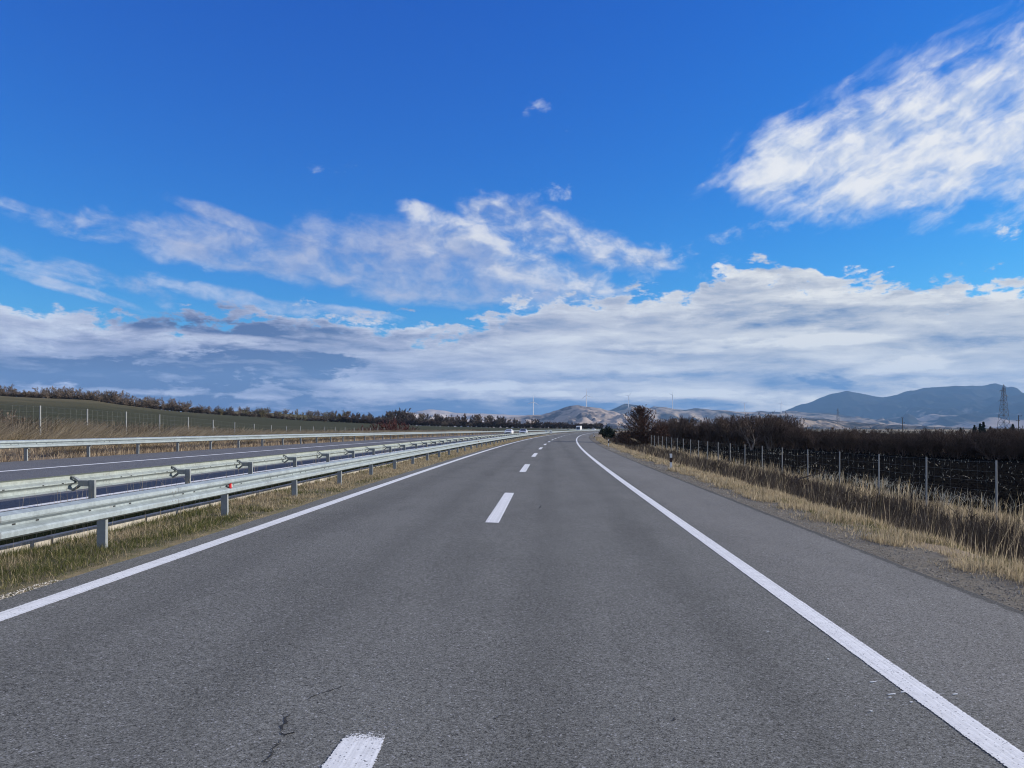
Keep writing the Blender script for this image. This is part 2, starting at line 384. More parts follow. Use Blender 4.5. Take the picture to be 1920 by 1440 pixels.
M['grass'] = mat('short_grass', b_isl((0.050, 0.068, 0.022), (0.140, 0.145, 0.050), (0.28, 0.24, 0.12), 0.35), rough=0.85, spec=0.15)
M['dark_grass'] = mat('median_grass', b_isl((0.030, 0.042, 0.016), (0.075, 0.085, 0.032), (0.15, 0.125, 0.06)), rough=0.85, spec=0.15)
M['weed'] = mat('dead_weed', b_isl((0.050, 0.040, 0.034), (0.12, 0.095, 0.075), (0.20, 0.165, 0.125)), rough=0.95, spec=0.05)
M['stalk'] = mat('maize_stubble', b_isl((0.40, 0.36, 0.27), (0.62, 0.57, 0.45)), rough=0.9)
M['stone'] = mat('gravel', b_isl((0.19, 0.175, 0.15), (0.40, 0.37, 0.32), (0.10, 0.09, 0.08)), rough=0.95)
M['stone_pale'] = mat('pale_gravel', b_isl((0.38, 0.35, 0.30), (0.58, 0.54, 0.47), (0.25, 0.23, 0.2)), rough=0.95)
M['clod'] = mat('soil_clod', b_isl((0.005, 0.005, 0.006), (0.015, 0.013, 0.013)), rough=1, spec=0.0)
M['bark'] = mat('bark', b_metal((0.10, 0.08, 0.065)), rough=1, spec=0.1)
M['bark_pale'] = mat('pale_bark', b_metal((0.17, 0.145, 0.125)), rough=1, spec=0.1)
M['twig_dark'] = mat('dark_twigs', b_isl((0.060, 0.045, 0.038), (0.145, 0.107, 0.088)), rough=1, spec=0.05)
M['twig_brown'] = mat('brown_twigs', b_isl((0.125, 0.098, 0.078), (0.24, 0.19, 0.15)), rough=1, spec=0.05)
M['twig_olive'] = mat('olive_twigs', b_isl((0.13, 0.105, 0.055), (0.24, 0.20, 0.10)), rough=1, spec=0.05)
M['twig_red'] = mat('red_twigs', b_isl((0.065, 0.026, 0.027), (0.12, 0.046, 0.046), (0.08, 0.05, 0.045)), rough=0.9, spec=0.1)
M['leaf_brown'] = mat('withered_leaves', b_isl((0.055, 0.030, 0.024), (0.125, 0.068, 0.050), (0.04, 0.03, 0.028)), rough=0.9, spec=0.1)
M['leaf_dark'] = mat('dark_leaves', b_isl((0.012, 0.020, 0.016), (0.030, 0.042, 0.030)), rough=0.8, spec=0.15)
M['needle'] = mat('needles', b_isl((0.010, 0.022, 0.018), (0.024, 0.042, 0.034)), rough=0.8, spec=0.15)
def b_hill(c_dry, c_dry2, c_dark, scale, cover, veins=0.0):
    def f(t, b):
        p = pos(t); x, y, z = sep(t, p)
        n = noise(t, p, scale, 8, 0.62, 0.4); n2 = noise(t, p, scale * 6, 5, 0.6)
        c = mix(t, n2, c_dry, c_dry2)
        s = n + (n2 - 0.5) * 0.35 + (z * veins)
        c = mix(t, s.step(cover, cover + 0.12), c, c_dark)
        base(t, b, c)
    return f
M['hill_dry'] = mat('dry_hill', b_hill((0.27, 0.215, 0.175), (0.44, 0.36, 0.30), (0.10, 0.08, 0.07), 0.0026, 0.50), rough=1, spec=0)
M['hill_pale'] = mat('pale_hill', b_hill((0.38, 0.32, 0.28), (0.54, 0.47, 0.42), (0.18, 0.15, 0.135), 0.0015, 0.62), rough=1, spec=0)
M['hill_mixed'] = mat('mixed_hill', b_hill((0.28, 0.22, 0.165), (0.46, 0.37, 0.28), (0.06, 0.055, 0.05), 0.0011, 0.44), rough=1, spec=0)
M['hill_forest'] = mat('forested_mountain', b_hill((0.34, 0.27, 0.22), (0.46, 0.37, 0.31), (0.045, 0.045, 0.042), 0.0008, 0.52, 0.0009), rough=1, spec=0)

# ------------------------------------------------------------------ mesh helpers
def mk(name, Vv, faces, material, parent=None, uv=None, smooth=False):
    """faces: list of int arrays, each (n, k)"""
    Vv = np.asarray(Vv, dtype=np.float32).reshape(-1, 3)
    me = bpy.data.meshes.new(name); fs = [np.asarray(f, dtype=np.int32) for f in faces if len(f)]
    me.vertices.add(len(Vv)); me.vertices.foreach_set('co', Vv.ravel())
    idx = np.concatenate([f.ravel() for f in fs]); cnt = np.concatenate([np.full(len(f), f.shape[1], np.int32) for f in fs])
    me.loops.add(len(idx)); me.loops.foreach_set('vertex_index', idx)
    st = np.concatenate([[0], np.cumsum(cnt)[:-1]]).astype(np.int32)
    me.polygons.add(len(cnt)); me.polygons.foreach_set('loop_start', st)
    me.polygons.foreach_set('use_smooth', np.full(len(cnt), bool(smooth)))
    if uv is not None:
        l = me.uv_layers.new(name='UVMap'); l.data.foreach_set('uv', np.asarray(uv, np.float32)[idx].ravel())
    me.update(calc_edges=True); me.validate()
    me.materials.append(material)
    o = bpy.data.objects.new(name, me); COL.objects.link(o)
    if parent is not None: o.parent = parent
    return o
class MB:
    """collects shapes into one mesh"""
    def __init__(s): s.v, s.f3, s.f4, s.n = [], [], [], 0
    def add(s, v, f4=(), f3=()):
        v = np.asarray(v, float).reshape(-1, 3)
        if len(f4): s.f4.append(np.asarray(f4, int).reshape(-1, 4) + s.n)
        if len(f3): s.f3.append(np.asarray(f3, int).reshape(-1, 3) + s.n)
        s.v.append(v); s.n += len(v)
    def box(s, c, d, rz=0.0, taper=1.0):
        x, y, z = d[0] / 2, d[1] / 2, d[2] / 2
        v = np.array([[-x, -y, -z], [x, -y, -z], [x, y, -z], [-x, y, -z], [-x * taper, -y * taper, z], [x * taper, -y * taper, z], [x * taper, y * taper, z], [-x * taper, y * taper, z]])
        cz, sz = math.cos(rz), math.sin(rz); v = v @ np.array([[cz, sz, 0], [-sz, cz, 0], [0, 0, 1]])
        s.add(v + np.array(c), [[3, 2, 1, 0], [4, 5, 6, 7], [0, 1, 5, 4], [1, 2, 6, 5], [2, 3, 7, 6], [3, 0, 4, 7]])
    def tube(s, pts, rad, n=6, cap=True):
        pts = np.asarray(pts, float); rad = np.broadcast_to(np.asarray(rad, float), (len(pts),)); rings = []
        for i, p in enumerate(pts):
            d = pts[min(i + 1, len(pts) - 1)] - pts[max(i - 1, 0)]; d = d / (np.linalg.norm(d) + 1e-9)
            a = np.cross(d, [0, 0, 1.0] if abs(d[2]) < 0.9 else [1.0, 0, 0]); a /= np.linalg.norm(a); b = np.cross(d, a)
            th = np.arange(n) * 2 * math.pi / n
            rings.append(p + rad[i] * (np.outer(np.cos(th), a) + np.outer(np.sin(th), b)))
        v = np.concatenate(rings); f = []
        for i in range(len(pts) - 1):
            for k in range(n):
                f.append([i * n + k, i * n + (k + 1) % n, (i + 1) * n + (k + 1) % n, (i + 1) * n + k])
        s.add(v, f)
        if cap and n == 4: s.f4.append(np.array([[3, 2, 1, 0], [len(v) - 4, len(v) - 3, len(v) - 2, len(v) - 1]]) + s.n - len(v))
        elif cap:
            t0 = s.n - len(v); tf = []
            for k in range(1, n - 1): tf += [[t0, t0 + k + 1, t0 + k], [t0 + len(v) - n, t0 + len(v) - n + k, t0 + len(v) - n + k + 1]]
            s.f3.append(np.array(tf))
    def prism(s, poly, y0, y1, axis='y'):
        """closed polygon (list of 2d) extruded along an axis"""
        n = len(poly); P = np.array(poly, float)
        if axis == 'y': v0 = np.c_[P[:, 0], np.full(n, y0), P[:, 1]]; v1 = np.c_[P[:, 0], np.full(n, y1), P[:, 1]]
        elif axis == 'z': v0 = np.c_[P, np.full(n, y0)]; v1 = np.c_[P, np.full(n, y1)]
        else: v0 = np.c_[np.full(n, y0), P]; v1 = np.c_[np.full(n, y1), P]
        f = [[k, (k + 1) % n, n + (k + 1) % n, n + k] for k in range(n)]
        from mathutils.geometry import tessellate_polygon
        tri = tessellate_polygon([[Vector((p[0], p[1], 0)) for p in P]])
        f3 = [list(q) for q in tri] + [[n + a for a in reversed(q)] for q in tri]
        s.add(np.concatenate([v0, v1]), f, f3)
    def build(s, name, material, parent=None, smooth=False):
        return mk(name, np.concatenate(s.v), [np.concatenate(x) for x in (s.f4, s.f3) if x], material, parent, smooth=smooth)
def tag(o, label=None, cat=None, group=None, kind=None):
    if label: o['label'] = label
    if cat: o['category'] = cat
    if group: o['group'] = group
    if kind: o['kind'] = kind
    return o
def empty(name, loc, rz=0.0):
    o = bpy.data.objects.new(name, None); COL.objects.link(o); o.location = loc; o.rotation_euler = (0, 0, rz); o.empty_display_size = 0.3
    return o
def copy_tree(o, parent=None):
    c = o.copy(); COL.objects.link(c)
    if parent is not None: c.parent = parent
    for ch in o.children: copy_tree(ch, c)
    return c

# numpy value noise
def _h(ix, iy, s):
    n = (ix.astype(np.int64) * 374761393 + iy.astype(np.int64) * 668265263 + s * 1442695041) & 0x7fffffff
    n = ((n ^ (n >> 13)) * 1274126177) & 0x7fffffff
    return ((n ^ (n >> 16)) & 0xffff) / 65535.0
def vnoise(x, y, s=0):
    ix = np.floor(x); iy = np.floor(y); fx = x - ix; fy = y - iy
    fx = fx * fx * (3 - 2 * fx); fy = fy * fy * (3 - 2 * fy)
    a = _h(ix, iy, s); b = _h(ix + 1, iy, s); c_ = _h(ix, iy + 1, s); d = _h(ix + 1, iy + 1, s)
    return (a * (1 - fx) + b * fx) * (1 - fy) + (c_ * (1 - fx) + d * fx) * fy
def fbm(x, y, o=5, s=0, g=0.5):
    r = 0; a = 1; t = 0
    for i in range(o):
        r = r + a * vnoise(x * 2 ** i + 17.3 * i, y * 2 ** i - 9.1 * i, s + i); t += a; a *= g
    return r / t
def sstep(x): x = np.clip(x, 0, 1); return x * x * (3 - 2 * x)

# ------------------------------------------------------------------ road geometry
def off(Y):
    Y = np.asarray(Y, float); q = np.clip(Y, 20, 700) - 20
    return 0.000185 * q * q + np.clip(Y - 700, 0, None) * 0.2516
def kk(Y): return np.interp(Y, [60, 200], [0.03, 0.017])
def plat(s, Y): return -kk(Y) * s
ZL = [(-28.0, None)]
CR = np.array([(-300, 738, 340), (0, 744, 394), (83, 748.7, 412), (167, 751.7, 430), (217, 758.7, 445), (267, 766, 460), (320, 770.5, 475), (383, 776.7, 495), (467, 782, 515),
               (567, 789, 540), (633, 791.5, 560), (760, 797, 610), (900, 801, 660), (1000, 803, 720), (1100, 804, 780), (1400, 805, 900)], float)
CR_u = CR[:, 0]; CR_Y = CR[:, 2]; CR_z = EYE + (VV - CR[:, 1]) / F * CR_Y
CR_s = (CR_u - VU) / F * CR_Y - off(CR_Y)
def crest(u): return np.interp(u, CR_u, CR_Y), np.interp(u, CR_u, CR_z), np.interp(u, CR_u, CR_s)
def ground(s, Y):
    s = np.asarray(s, float); Y = np.asarray(Y, float); s, Y = np.broadcast_arrays(s, Y)
    X = s + off(Y); p = plat(np.clip(s, -20.5, 6), Y)
    z = np.zeros_like(s)
    # left hill
    zf = np.interp(Y, [30, 41, 75, 150, 400], [1.45, 1.40, 0.55, 0.35, 0.3])
    u = VU + F * X / np.maximum(Y, 60.0); Yc, zc, sc = crest(np.clip(u, -300, 1400)); sc = np.minimum(sc, -70)
    D = -s; t = (D - 28) / (-sc - 28)
    hill = zf + (zc - zf) * np.where(t < 1, 0.35 * np.clip(t, 0, 1) + 0.65 * sstep(t), 1.0)
    rise = np.clip((t - 1) * 3, 0, 1) * np.interp(u, [200, 330, 450, 640, 760], [0, 1.5, 6.5, 6.0, 0])
    hill = (hill + rise) * (1 - sstep((D - 700) / 2500)) - 1.5 * sstep((D - 700) / 2500)
    ver = np.interp(-s, [20.4, 22.5, 25, 28], [0, 0.18, 0.5, 1.0]); zl = (plat(-20.5, Y) - 0.12) * (1 - ver) + zf * ver
    # right side
    zr = np.interp(s, [4.9, 5.1, 6.5, 7.4, 8.6, 9.6, 10.4, 11.6, 12.6, 14, 60, 400], [-0.30, -0.26, -0.29, -0.36, -0.95, -1.28, -1.22, -0.95, -0.90, -1.0, -1.05, -1.5])
    zr = zr + np.interp(Y, [110, 150], [0, 0.35]) * (s > 5.2) * np.interp(s, [5.2, 8, 12, 40], [0, 0.6, 1.5, 0])
    med = p - 0.035
    road = p - 0.16
    z = np.where(s < -28, hill, np.where(s < -19.52, zl, np.where(s < -9.48, road, np.where(s < -5.23, med, np.where(s < 5.0, road, zr)))))
    far = sstep((np.hypot(X, Y) - 900) / 1500)
    flat = (np.abs(s) > 60) | (Y > 1600)
    z = np.where(flat & (s > -60), z * (1 - far) - 1.5 * far, z)
    z = np.where(Y > 1600, z * (1 - far) - 1.5 * far, z)
    wig = (fbm(X * 0.9, Y * 0.9, 4, 3) - 0.5) * 0.10 * (((s > 6.3) & (s < 14)) | (s < -21)) + (fbm(X * 0.02, Y * 0.02, 3, 5) - 0.5) * 0.9 * (s < -45) * (D < 1200)
    return z + wig
def P(s, Y, dz=0.0):
    return np.array([s + float(off(Y)), Y, float(ground(s, Y)) + dz])
def at_u(u, Y):                                    # road offset s of a direction and distance
    return (u - VU) / F * Y - float(off(Y))

sg = np.array(sorted(set([-18000, -9000, -5000, -3000, -2200, -1600, -1200, -1000, -850, -700, -600, -520, -460] + list(range(-420, -60, 12)) + list(range(-60, -28, 4)) + [-28, -27, -26, -25, -24, -23, -22, -21, -20.4, -19.9, -19.53, -19.5,
      -15, -9.5, -9.47, -8.5, -7.5, -6.5, -5.6, -5.24, -5.21, -2, 2, 4.97, 5.0, 5.1, 5.5, 6, 6.5, 7, 7.5, 8, 8.5, 9, 9.5, 10, 10.5, 11, 11.5, 12, 12.6, 13.2, 14, 16, 18, 20, 23, 27, 32, 38, 45, 60, 80, 110, 160, 240, 400, 700, 1200, 2200, 4000, 7000, 11000, 18000])), float)
yg = np.array([-60, -20, -8] + list(np.arange(-4, 60, 1.0)) + list(np.arange(60, 160, 3.0)) + list(np.arange(160, 420, 10.0)) + list(np.arange(420, 1000, 25.0)) + [1000, 1100, 1250, 1400, 1600, 1900, 2300, 3000, 4000, 6000, 9000, 13000, 18000], float)
S_, Y_ = np.meshgrid(sg, yg, indexing='ij'); Xg = S_ + off(Y_); Zg = ground(S_, Y_)
Xg = np.clip(Xg, -18000, 18000)
def strip(name, s0, s1, material, kind='structure'):
    i0 = int(np.argmin(abs(sg - s0))); i1 = int(np.argmin(abs(sg - s1))); n = len(yg)
    v = np.stack([Xg[i0:i1 + 1], Y_[i0:i1 + 1], Zg[i0:i1 + 1]], -1).reshape(-1, 3)
    a = np.arange((i1 - i0) * n).reshape(i1 - i0, n)[:, :-1].ravel()
    f = np.c_[a, a + n, a + n + 1, a + 1]
    o = mk(name, v, [f], material, smooth=True); o['kind'] = kind; return o
strip('terrain', -18000, -420, M['plain']); strip('green_field', -420, -28, M['green'])
strip('road_bank', -28, -19.5, M['dry_soil']); strip('road_base', -19.5, -9.47, M['ditch_soil'])
strip('median_ground', -9.47, -5.21, M['verge_soil']); strip('carriageway_base', -5.21, 5.0, M['ditch_soil'])
strip('gravel_verge', 5.0, 6.5, M['gravel_soil']); strip('grass_bank', 6.5, 8.5, M['dry_soil'])
strip('ditch', 8.5, 14, M['ditch_soil']); strip('ploughed_field', 14, 160, M['plough']); strip('plain', 160, 18000, M['plain'])

yr = np.array(list(np.arange(-12, 40, 0.5)) + list(np.arange(40, 200, 2.0)) + list(np.arange(200, 1500, 10.0)))
def road(name, s0, s1, material):
    n = len(yr); jl = (fbm(yr * 0.8, yr * 0 + 2, 4, 8) - 0.5) * 0.10; jr = (fbm(yr * 0.8, yr * 0 + 7, 4, 9) - 0.5) * 0.10
    prof = []
    for s, dz, j in ((s0 - 0.05, -0.14, jl), (s0, 0, jl), ((s0 * .67 + s1 * .33), 0, 0), ((s0 * .33 + s1 * .67), 0, 0), (s1, 0, jr), (s1 + 0.06, -0.14, jr)):
        ss = s + j * np.ones(n); prof.append(np.c_[ss + off(yr), yr, plat(s, yr) + dz])
    v = np.concatenate(prof); f = []
    for k in range(len(prof) - 1):
        a = np.arange(n - 1) + k * n; f.append(np.c_[a, a + n, a + n + 1, a + 1])
    o = mk(name, v, [np.concatenate(f)], material); o['kind'] = 'structure'; return o
road('carriageway', -5.25, 5.05, M['asphalt']); road('opposite_carriageway', -19.5, -9.5, M['asphalt_opposite'])

def marking(name, s, w, y0, y1):
    yy = yr[(yr > y0) & (yr < y1)]; yy = np.concatenate([[y0], yy, [y1]]); n = len(yy); dz = 0.004 + np.clip(yy, 0, 900) * 1e-5
    a = np.c_[s - w / 2 + off(yy), yy, plat(s - w / 2, yy) + dz]; b = np.c_[s + w / 2 + off(yy), yy, plat(s + w / 2, yy) + dz]
    i = np.arange(n - 1); uv = np.concatenate([np.c_[np.zeros(n), yy], np.c_[np.ones(n), yy]])
    o = mk(name, np.concatenate([a, b]), [np.c_[i, i + n, i + n + 1, i + 1]], M['paint'], uv=uv); o['kind'] = 'structure'; return o
marking('edge_marking', -4.80, 0.23, -12, 900); marking('edge_marking', 2.65, 0.23, -12, 900)
marking('edge_marking', -16.5, 0.22, -12, 900); marking('edge_marking', -9.95, 0.20, -12, 900)
for i in range(-1, 36): marking('lane_marking', -1.045, 0.27, -2.3 + 16.7 * i, (4.9 if i == 0 else 4.35) + 16.7 * i)
for i in range(0, 36): marking('lane_marking', -13.2, 0.25, 6 + 16.7 * i, 12.5 + 16.7 * i)
# tar cracks and loose paint flecks on the carriageway
def px(u, v, s_k=0.03):
    du, dv = (u - VU) / F, (v - VV) / F; Y = EYE / (dv - s_k * du); return np.array([du * Y, Y])
def crack(pix, w0):
    pts_ = [px(*q) for q in pix]; fine = []
    for a, b in zip(pts_[:-1], pts_[1:]):
        for k in range(6):
            fine.append(a + (b - a) * k / 6 + rng.normal(0, 0.010, 2))
    fine.append(pts_[-1]); fine = np.array(fine); w = 0.6 * w0 * (0.25 + rng.random(len(fine)) ** 1.5) ; w[0] = w[-1] = 0.001
    d = np.gradient(fine, axis=0); d /= np.linalg.norm(d, axis=1)[:, None] + 1e-9; nrm = np.c_[-d[:, 1], d[:, 0]]
    a = fine - nrm * w[:, None] / 2; b = fine + nrm * w[:, None] / 2; n = len(fine); i = np.arange(n - 1)
    v = np.concatenate([np.c_[a, plat(a[:, 0], a[:, 1]) + 0.003], np.c_[b, plat(b[:, 0], b[:, 1]) + 0.003]])
    o = mk('road_crack', v, [np.c_[i, i + n, i + n + 1, i + 1]], M['crack']); o['kind'] = 'structure'
crack([(640, 1288), (606, 1298), (575, 1312)], 0.020); crack([(545, 1338), (535, 1352), (527, 1372)], 0.032)
crack([(522, 1374), (540, 1378), (552, 1374)], 0.03); crack([(520, 1388), (510, 1412), (500, 1432)], 0.014); crack([(560, 1286), (590, 1284), (622, 1276)], 0.008)
crack([(930, 1348), (940, 1340)], 0.018); crack([(1262, 1352), (1268, 1345)], 0.02); crack([(996, 944), (1015, 947), (1010, 956)], 0.05); crack([(880, 940), (905, 942)], 0.04)
mb = MB()
for (u, v, l) in ((1637, 1280, .05), (1672, 1303, .06), (1669, 1309, .02), (1693, 1299, .03), (1791, 1303, .04), (1634, 1335, .015), (1553, 1237, .015), (1709, 1318, .02), (1440, 1185, .02)):
    q = px(u, v); mb.box((q[0], q[1], plat(q[0], q[1]) + 0.006), (l, 0.012, 0.004), 0.25)
tag(mb.build('paint_flecks', M['white']), kind='structure')
# concrete gutter kerb in the median
mb = MB(); yy = np.arange(2, 300, 1.25)
v = []; 
for y in yy:
    w = 0.055 + 0.012 * random.random(); z = plat(-7.0, y) - 0.05; x = -6.97 + float(off(y)) + random.uniform(-.012, .012)
    mb.box((x, y + 0.61, z + 0.0), (2 * w, 1.21, 0.26 + 0.02 * random.random()), -0.00037 * max(0, y - 20) + random.uniform(-.006, .006))
tag(mb.build('median_kerb', M['concrete']), 'pale concrete kerb strip lying in the grass between the two median guardrails', 'kerb')

# ------------------------------------------------------------------ guardrails
PZ = np.array([-.155, -.150, -.122, -.072, -.052, -.012, .012, .052, .072, .122, .150, .155])
PD = np.array([.004, .018, .080, .083, .072, .0, .0, .072, .083, .080, .018, .004])
def beam(parent, s, sgn, zc, y0, y1, material):
    yy = np.concatenate([np.arange(y0, 60, 1.0), np.arange(60, y1 + .1, 4.0)]); n = len(yy); m = len(PZ)
    zz = np.concatenate([PZ, PZ[::-1]]); dd_ = np.concatenate([PD, PD[::-1] - 0.004]); k = len(zz); vs, uv = [], []
    for z, d in zip(zz, dd_):
        vs.append(np.c_[s + sgn * d + off(yy), yy, plat(s, yy) + zc + z]); uv.append(np.c_[yy, np.full(n, z)])
    f = []
    for i in range(k):
        a = np.arange(n - 1) + i * n; b = np.arange(n - 1) + ((i + 1) % k) * n; f.append(np.c_[a, a + 1, b + 1, b])
    ob = mk('rail', np.concatenate(vs) - np.array(parent.location), [np.concatenate(f)], material, parent, uv=np.concatenate(uv)); return ob
def post_mesh(h, w=0.12, d=0.06, t=0.006, lip=0.018):
    mb_ = MB()   # open C section, web towards the traffic's rear
    poly = [(-w / 2, 0), (w / 2, 0), (w / 2, d), (w / 2 - lip, d), (w / 2 - lip, d - t), (w / 2 - t, d - t), (w / 2 - t, t), (-w / 2 + t, t), (-w / 2 + t, d - t), (-w / 2 + lip, d - t), (-w / 2 + lip, d), (-w / 2, d)]
    mb_.prism(poly, -0.3, h, 'z'); return mb_
def guardrail(label, s_post, s_beam, sgn, ph, zc, y0, y1, first, step_, material, spacer, npost=96):
    root = empty('guardrail', (s_post, first, float(plat(s_post, first))))
    tag(root, label, 'guardrail')
    L = np.array(root.location); beam(root, s_beam, sgn, zc, y0, y1, material)
    pm = post_mesh(ph).build('post', M['post'], root); sp = None
    mb_ = MB()
    x1 = (s_beam - s_post)
    if spacer:
        q = -1 if x1 < 0 else 1
        mb_.box((q * (0.06 + (abs(x1) - 0.06 - 0.075) / 2), 0.02, ph - 0.062), (abs(x1) - 0.06 - 0.075, 0.07, 0.115))
        for sg_ in (1, -1):    # forked end that grips the two waves of the rail
            a = np.array([x1 - q * 0.085, 0, ph - 0.062 + sg_ * 0.035]); b = np.array([x1 - q * 0.02, 0, ph - 0.062 + sg_ * 0.085]); c_ = np.array([x1 + q * 0.055, 0, ph - 0.062 + sg_ * 0.135])
            pl = [(a[0], a[2] - .022), (b[0], b[2] - .026), (c_[0], c_[2] - .016), (c_[0] + q * .006, c_[2] + .010), (b[0], b[2] + .022), (a[0], a[2] + .020)]
            mb_.prism(pl, -0.02, 0.06, 'y')
        sp = mb_.build('spacer', M['post'], pm)
        mb_ = MB(); mb_.tube([(0.075, -0.0, ph - .03), (0.075, 0.05, ph - .03)], 0.011); mb_.tube([(0.075, 0, ph - .1), (0.075, 0.05, ph - .1)], 0.011)
    else:
        mb_.box(((0.06 if x1 > 0 else -0.06) + x1 * 0.2, 0.03, ph - 0.12), (abs(x1) * 0.38 + .02, 0.06, 0.22)); sp = mb_.build('spacer', M['post'], pm)
    for i in range(npost):
        y = first + step_ * i
        o = pm if i == 0 else pm.copy()
        if i: COL.objects.link(o); o.parent = root
        x = s_post + float(off(y)); z = float(plat(s_post, y)) - 0.04
        o.location = (x - L[0], y - L[1], z - L[2]); o.rotation_euler = (random.uniform(-.012, .012), random.uniform(-.012, .012), -0.00037 * max(0, y - 20))
        if i and y < 170:
            c_ = sp.copy(); COL.objects.link(c_); c_.parent = o
    return root, L
g1, L1 = guardrail('nearest guardrail, with a red reflector, in the grass beside our left lane', -6.1, -5.985, 1, 0.66, 0.545, -11, 500, 2.5, 4.0, M['galv'], False, 85)
g2, L2 = guardrail('second guardrail of the median, seen from behind, with forked spacers and yellowish top edge', -8.9, -9.22, -1, 0.56, 0.475, -11, 500, 3.0, 4.0, M['galv_dirty'], True, 85)
g3, L3 = guardrail('farthest guardrail, along the outer edge of the opposite carriageway below the dry grass bank', -20.12, -19.99, 1, 0.68, 0.60, -11, 600, 5.6, 4.0, M['galv'], False, 85)
for i, y in enumerate((14.35, 62.4, 110.4)):
    mb = MB(); z0 = 0.545 + float(plat(-5.985, y)); x0 = -5.985 + float(off(y))
    poly = [(-0.055, -0.02), (0.045, -0.065), (0.045, 0.065), (-0.055, 0.02)]
    mb.prism([(a, b) for a, b in poly], 0.03, 0.05, 'x')
    o = mb.build('reflector', M['red'], g1); o.location = (x0 - L1[0] + 0.02, y - L1[1], z0 - L1[2])
    mb = MB(); mb.box((0.01, 0.11, 0), (0.03, 0.05, 0.05)); c_ = mb.build('bracket', M['white'], o)

# ------------------------------------------------------------------ wire fences
def fence(label, s_of, ys, top, base_dz, rad, brace=None):
    y0 = ys[0]; b0 = P(s_of(y0), y0); root = empty('wire_fence', b0); tag(root, label, 'fence'); tops = []
    for i, y in enumerate(ys):
        b = P(s_of(y), y); h = top(y) - b[2]; mb_ = MB()
        mb_.tube([(0, 0, -0.3), (random.uniform(-.02, .02), random.uniform(-.02, .02), h)], rad, 8)
        if brace and i in brace: mb_.tube([(0, 0, h * 0.75), (0.2, 1.2, -0.1)], rad * 0.7, 6)
        o = mb_.build('post', M['fence_post'], root); o.location = b - b0; tops.append(b + np.array([0, 0, h]))
    mb_ = MB()
    for fr in (0.03, 0.2, 0.37, 0.54, 0.71, 0.88):
        for a, b, ya, yb in zip(tops[:-1], tops[1:], ys[:-1], ys[1:]):
            ha = 1.65; mb_.tube([a - b0 - [0, 0, fr * ha], (a + b) / 2 - b0 - [0, 0, fr * ha + 0.02], b - b0 - [0, 0, fr * ha]], 0.0016, 3, False)
    for a, b in zip(tops[:-1], tops[1:]):
        for k in range(1, 8):
            q = a + (b - a) * k / 8 - b0; mb_.tube([q - [0, 0, 0.05], q - [0, 0, 1.5]], 0.0010, 3, False)
    mb_.build('wire_mesh', M['wire'], root)
    return root
ys = [22.0, 25.6, 29.3, 33.3, 37.4, 41.6, 45.6, 49.8, 54] + [54 + 4.1 * k for k in range(1, 17)]
fence('wire fence on thin steel posts between the dry roadside grass and the black ploughed field', lambda y: 12.6 + (0.25 if y < 23 else 0), ys, lambda y: float(np.interp(y, [22, 30, 40, 60, 120], [0.88, 0.81, 0.76, 0.74, 0.95])), 0, 0.028)
ys = [36.6] + [40.8 + 4.1 * k for k in range(24)]
fence('wire fence on grey posts along the grass bank below the green field', lambda y: -27.0, ys, lambda y: float(np.interp(y, [36, 41, 49, 57, 66, 75, 100, 150], [3.05, 3.0, 2.86, 2.65, 2.3, 2.05, 1.9, 1.8])), 0, 0.04, brace=(6,))

# ------------------------------------------------------------------ delineator posts
def delineator(label, s, y, h, lean=0.0):
    root = empty('delineator_post', P(s, y)); tag(root, label, 'marker post', 'delineators along the hard shoulder')
    def sec(z0, z1, g=0.0):
        m_ = MB(); m_.prism([(-.06 - g, -.045 - g), (.06 + g, -.045 - g), (.05 + g, .02), (0, .055 + g), (-.05 - g, .02)], z0, z1, 'z'); return m_
    m_ = sec(-0.15, h - 0.03); n0 = m_
    n0.box((0, -.005, h - 0.012), (.118, .098, .04), 0, 0.9)
    b = n0.build('body', M['white'], root)
    sec(h - 0.42, h - 0.19, 0.004).build('black_band', M['black'], root)
    m_ = MB(); m_.box((0, -.053, h - 0.305), (.045, .006, .16)); m_.build('reflector', mat_amber, root)
    root.rotation_euler = (0, lean, 0.0)
mat_amber = mat('dark_red_reflector', None, (0.06, 0.012, 0.012), 0.3)
delineator('nearest white delineator post with a black band, at the right edge of the hard shoulder', 6.1, 38.5, 0.80)
delineator('second white delineator post down the right verge, in front of the big brown tree', 6.1, 88, 0.82)
delineator('white delineator post leaning over at the bend on the right verge', 6.0, 138, 0.85, -0.35)
delineator('farthest white delineator post, at the inside of the bend', 6.0, 186, 0.95)

# white marker plates in the median, far away
for lab, s, y in (('small white marker plate with a dark symbol behind the median guardrail', -8.0, 222), ('larger white marker plate with a dark symbol, in front of the guardrail at the bend', -5.6, 206)):
    root = empty('marker_plate', P(s, y)); tag(root, lab, 'sign')
    m_ = MB(); m_.box((0, 0, 0.72), (0.72, 0.03, 0.86)); m_.build('plate', M['white'], root)
    m_ = MB(); m_.prism([(-.12, .98), (.12, .98), (0, .76)], -0.03, -0.017, 'y'); m_.build('symbol', M['black'], root)
    m_ = MB(); m_.tube([(0, 0.04, -0.2), (0, 0.04, 1.1)], 0.03); m_.build('pole', M['post'], root)

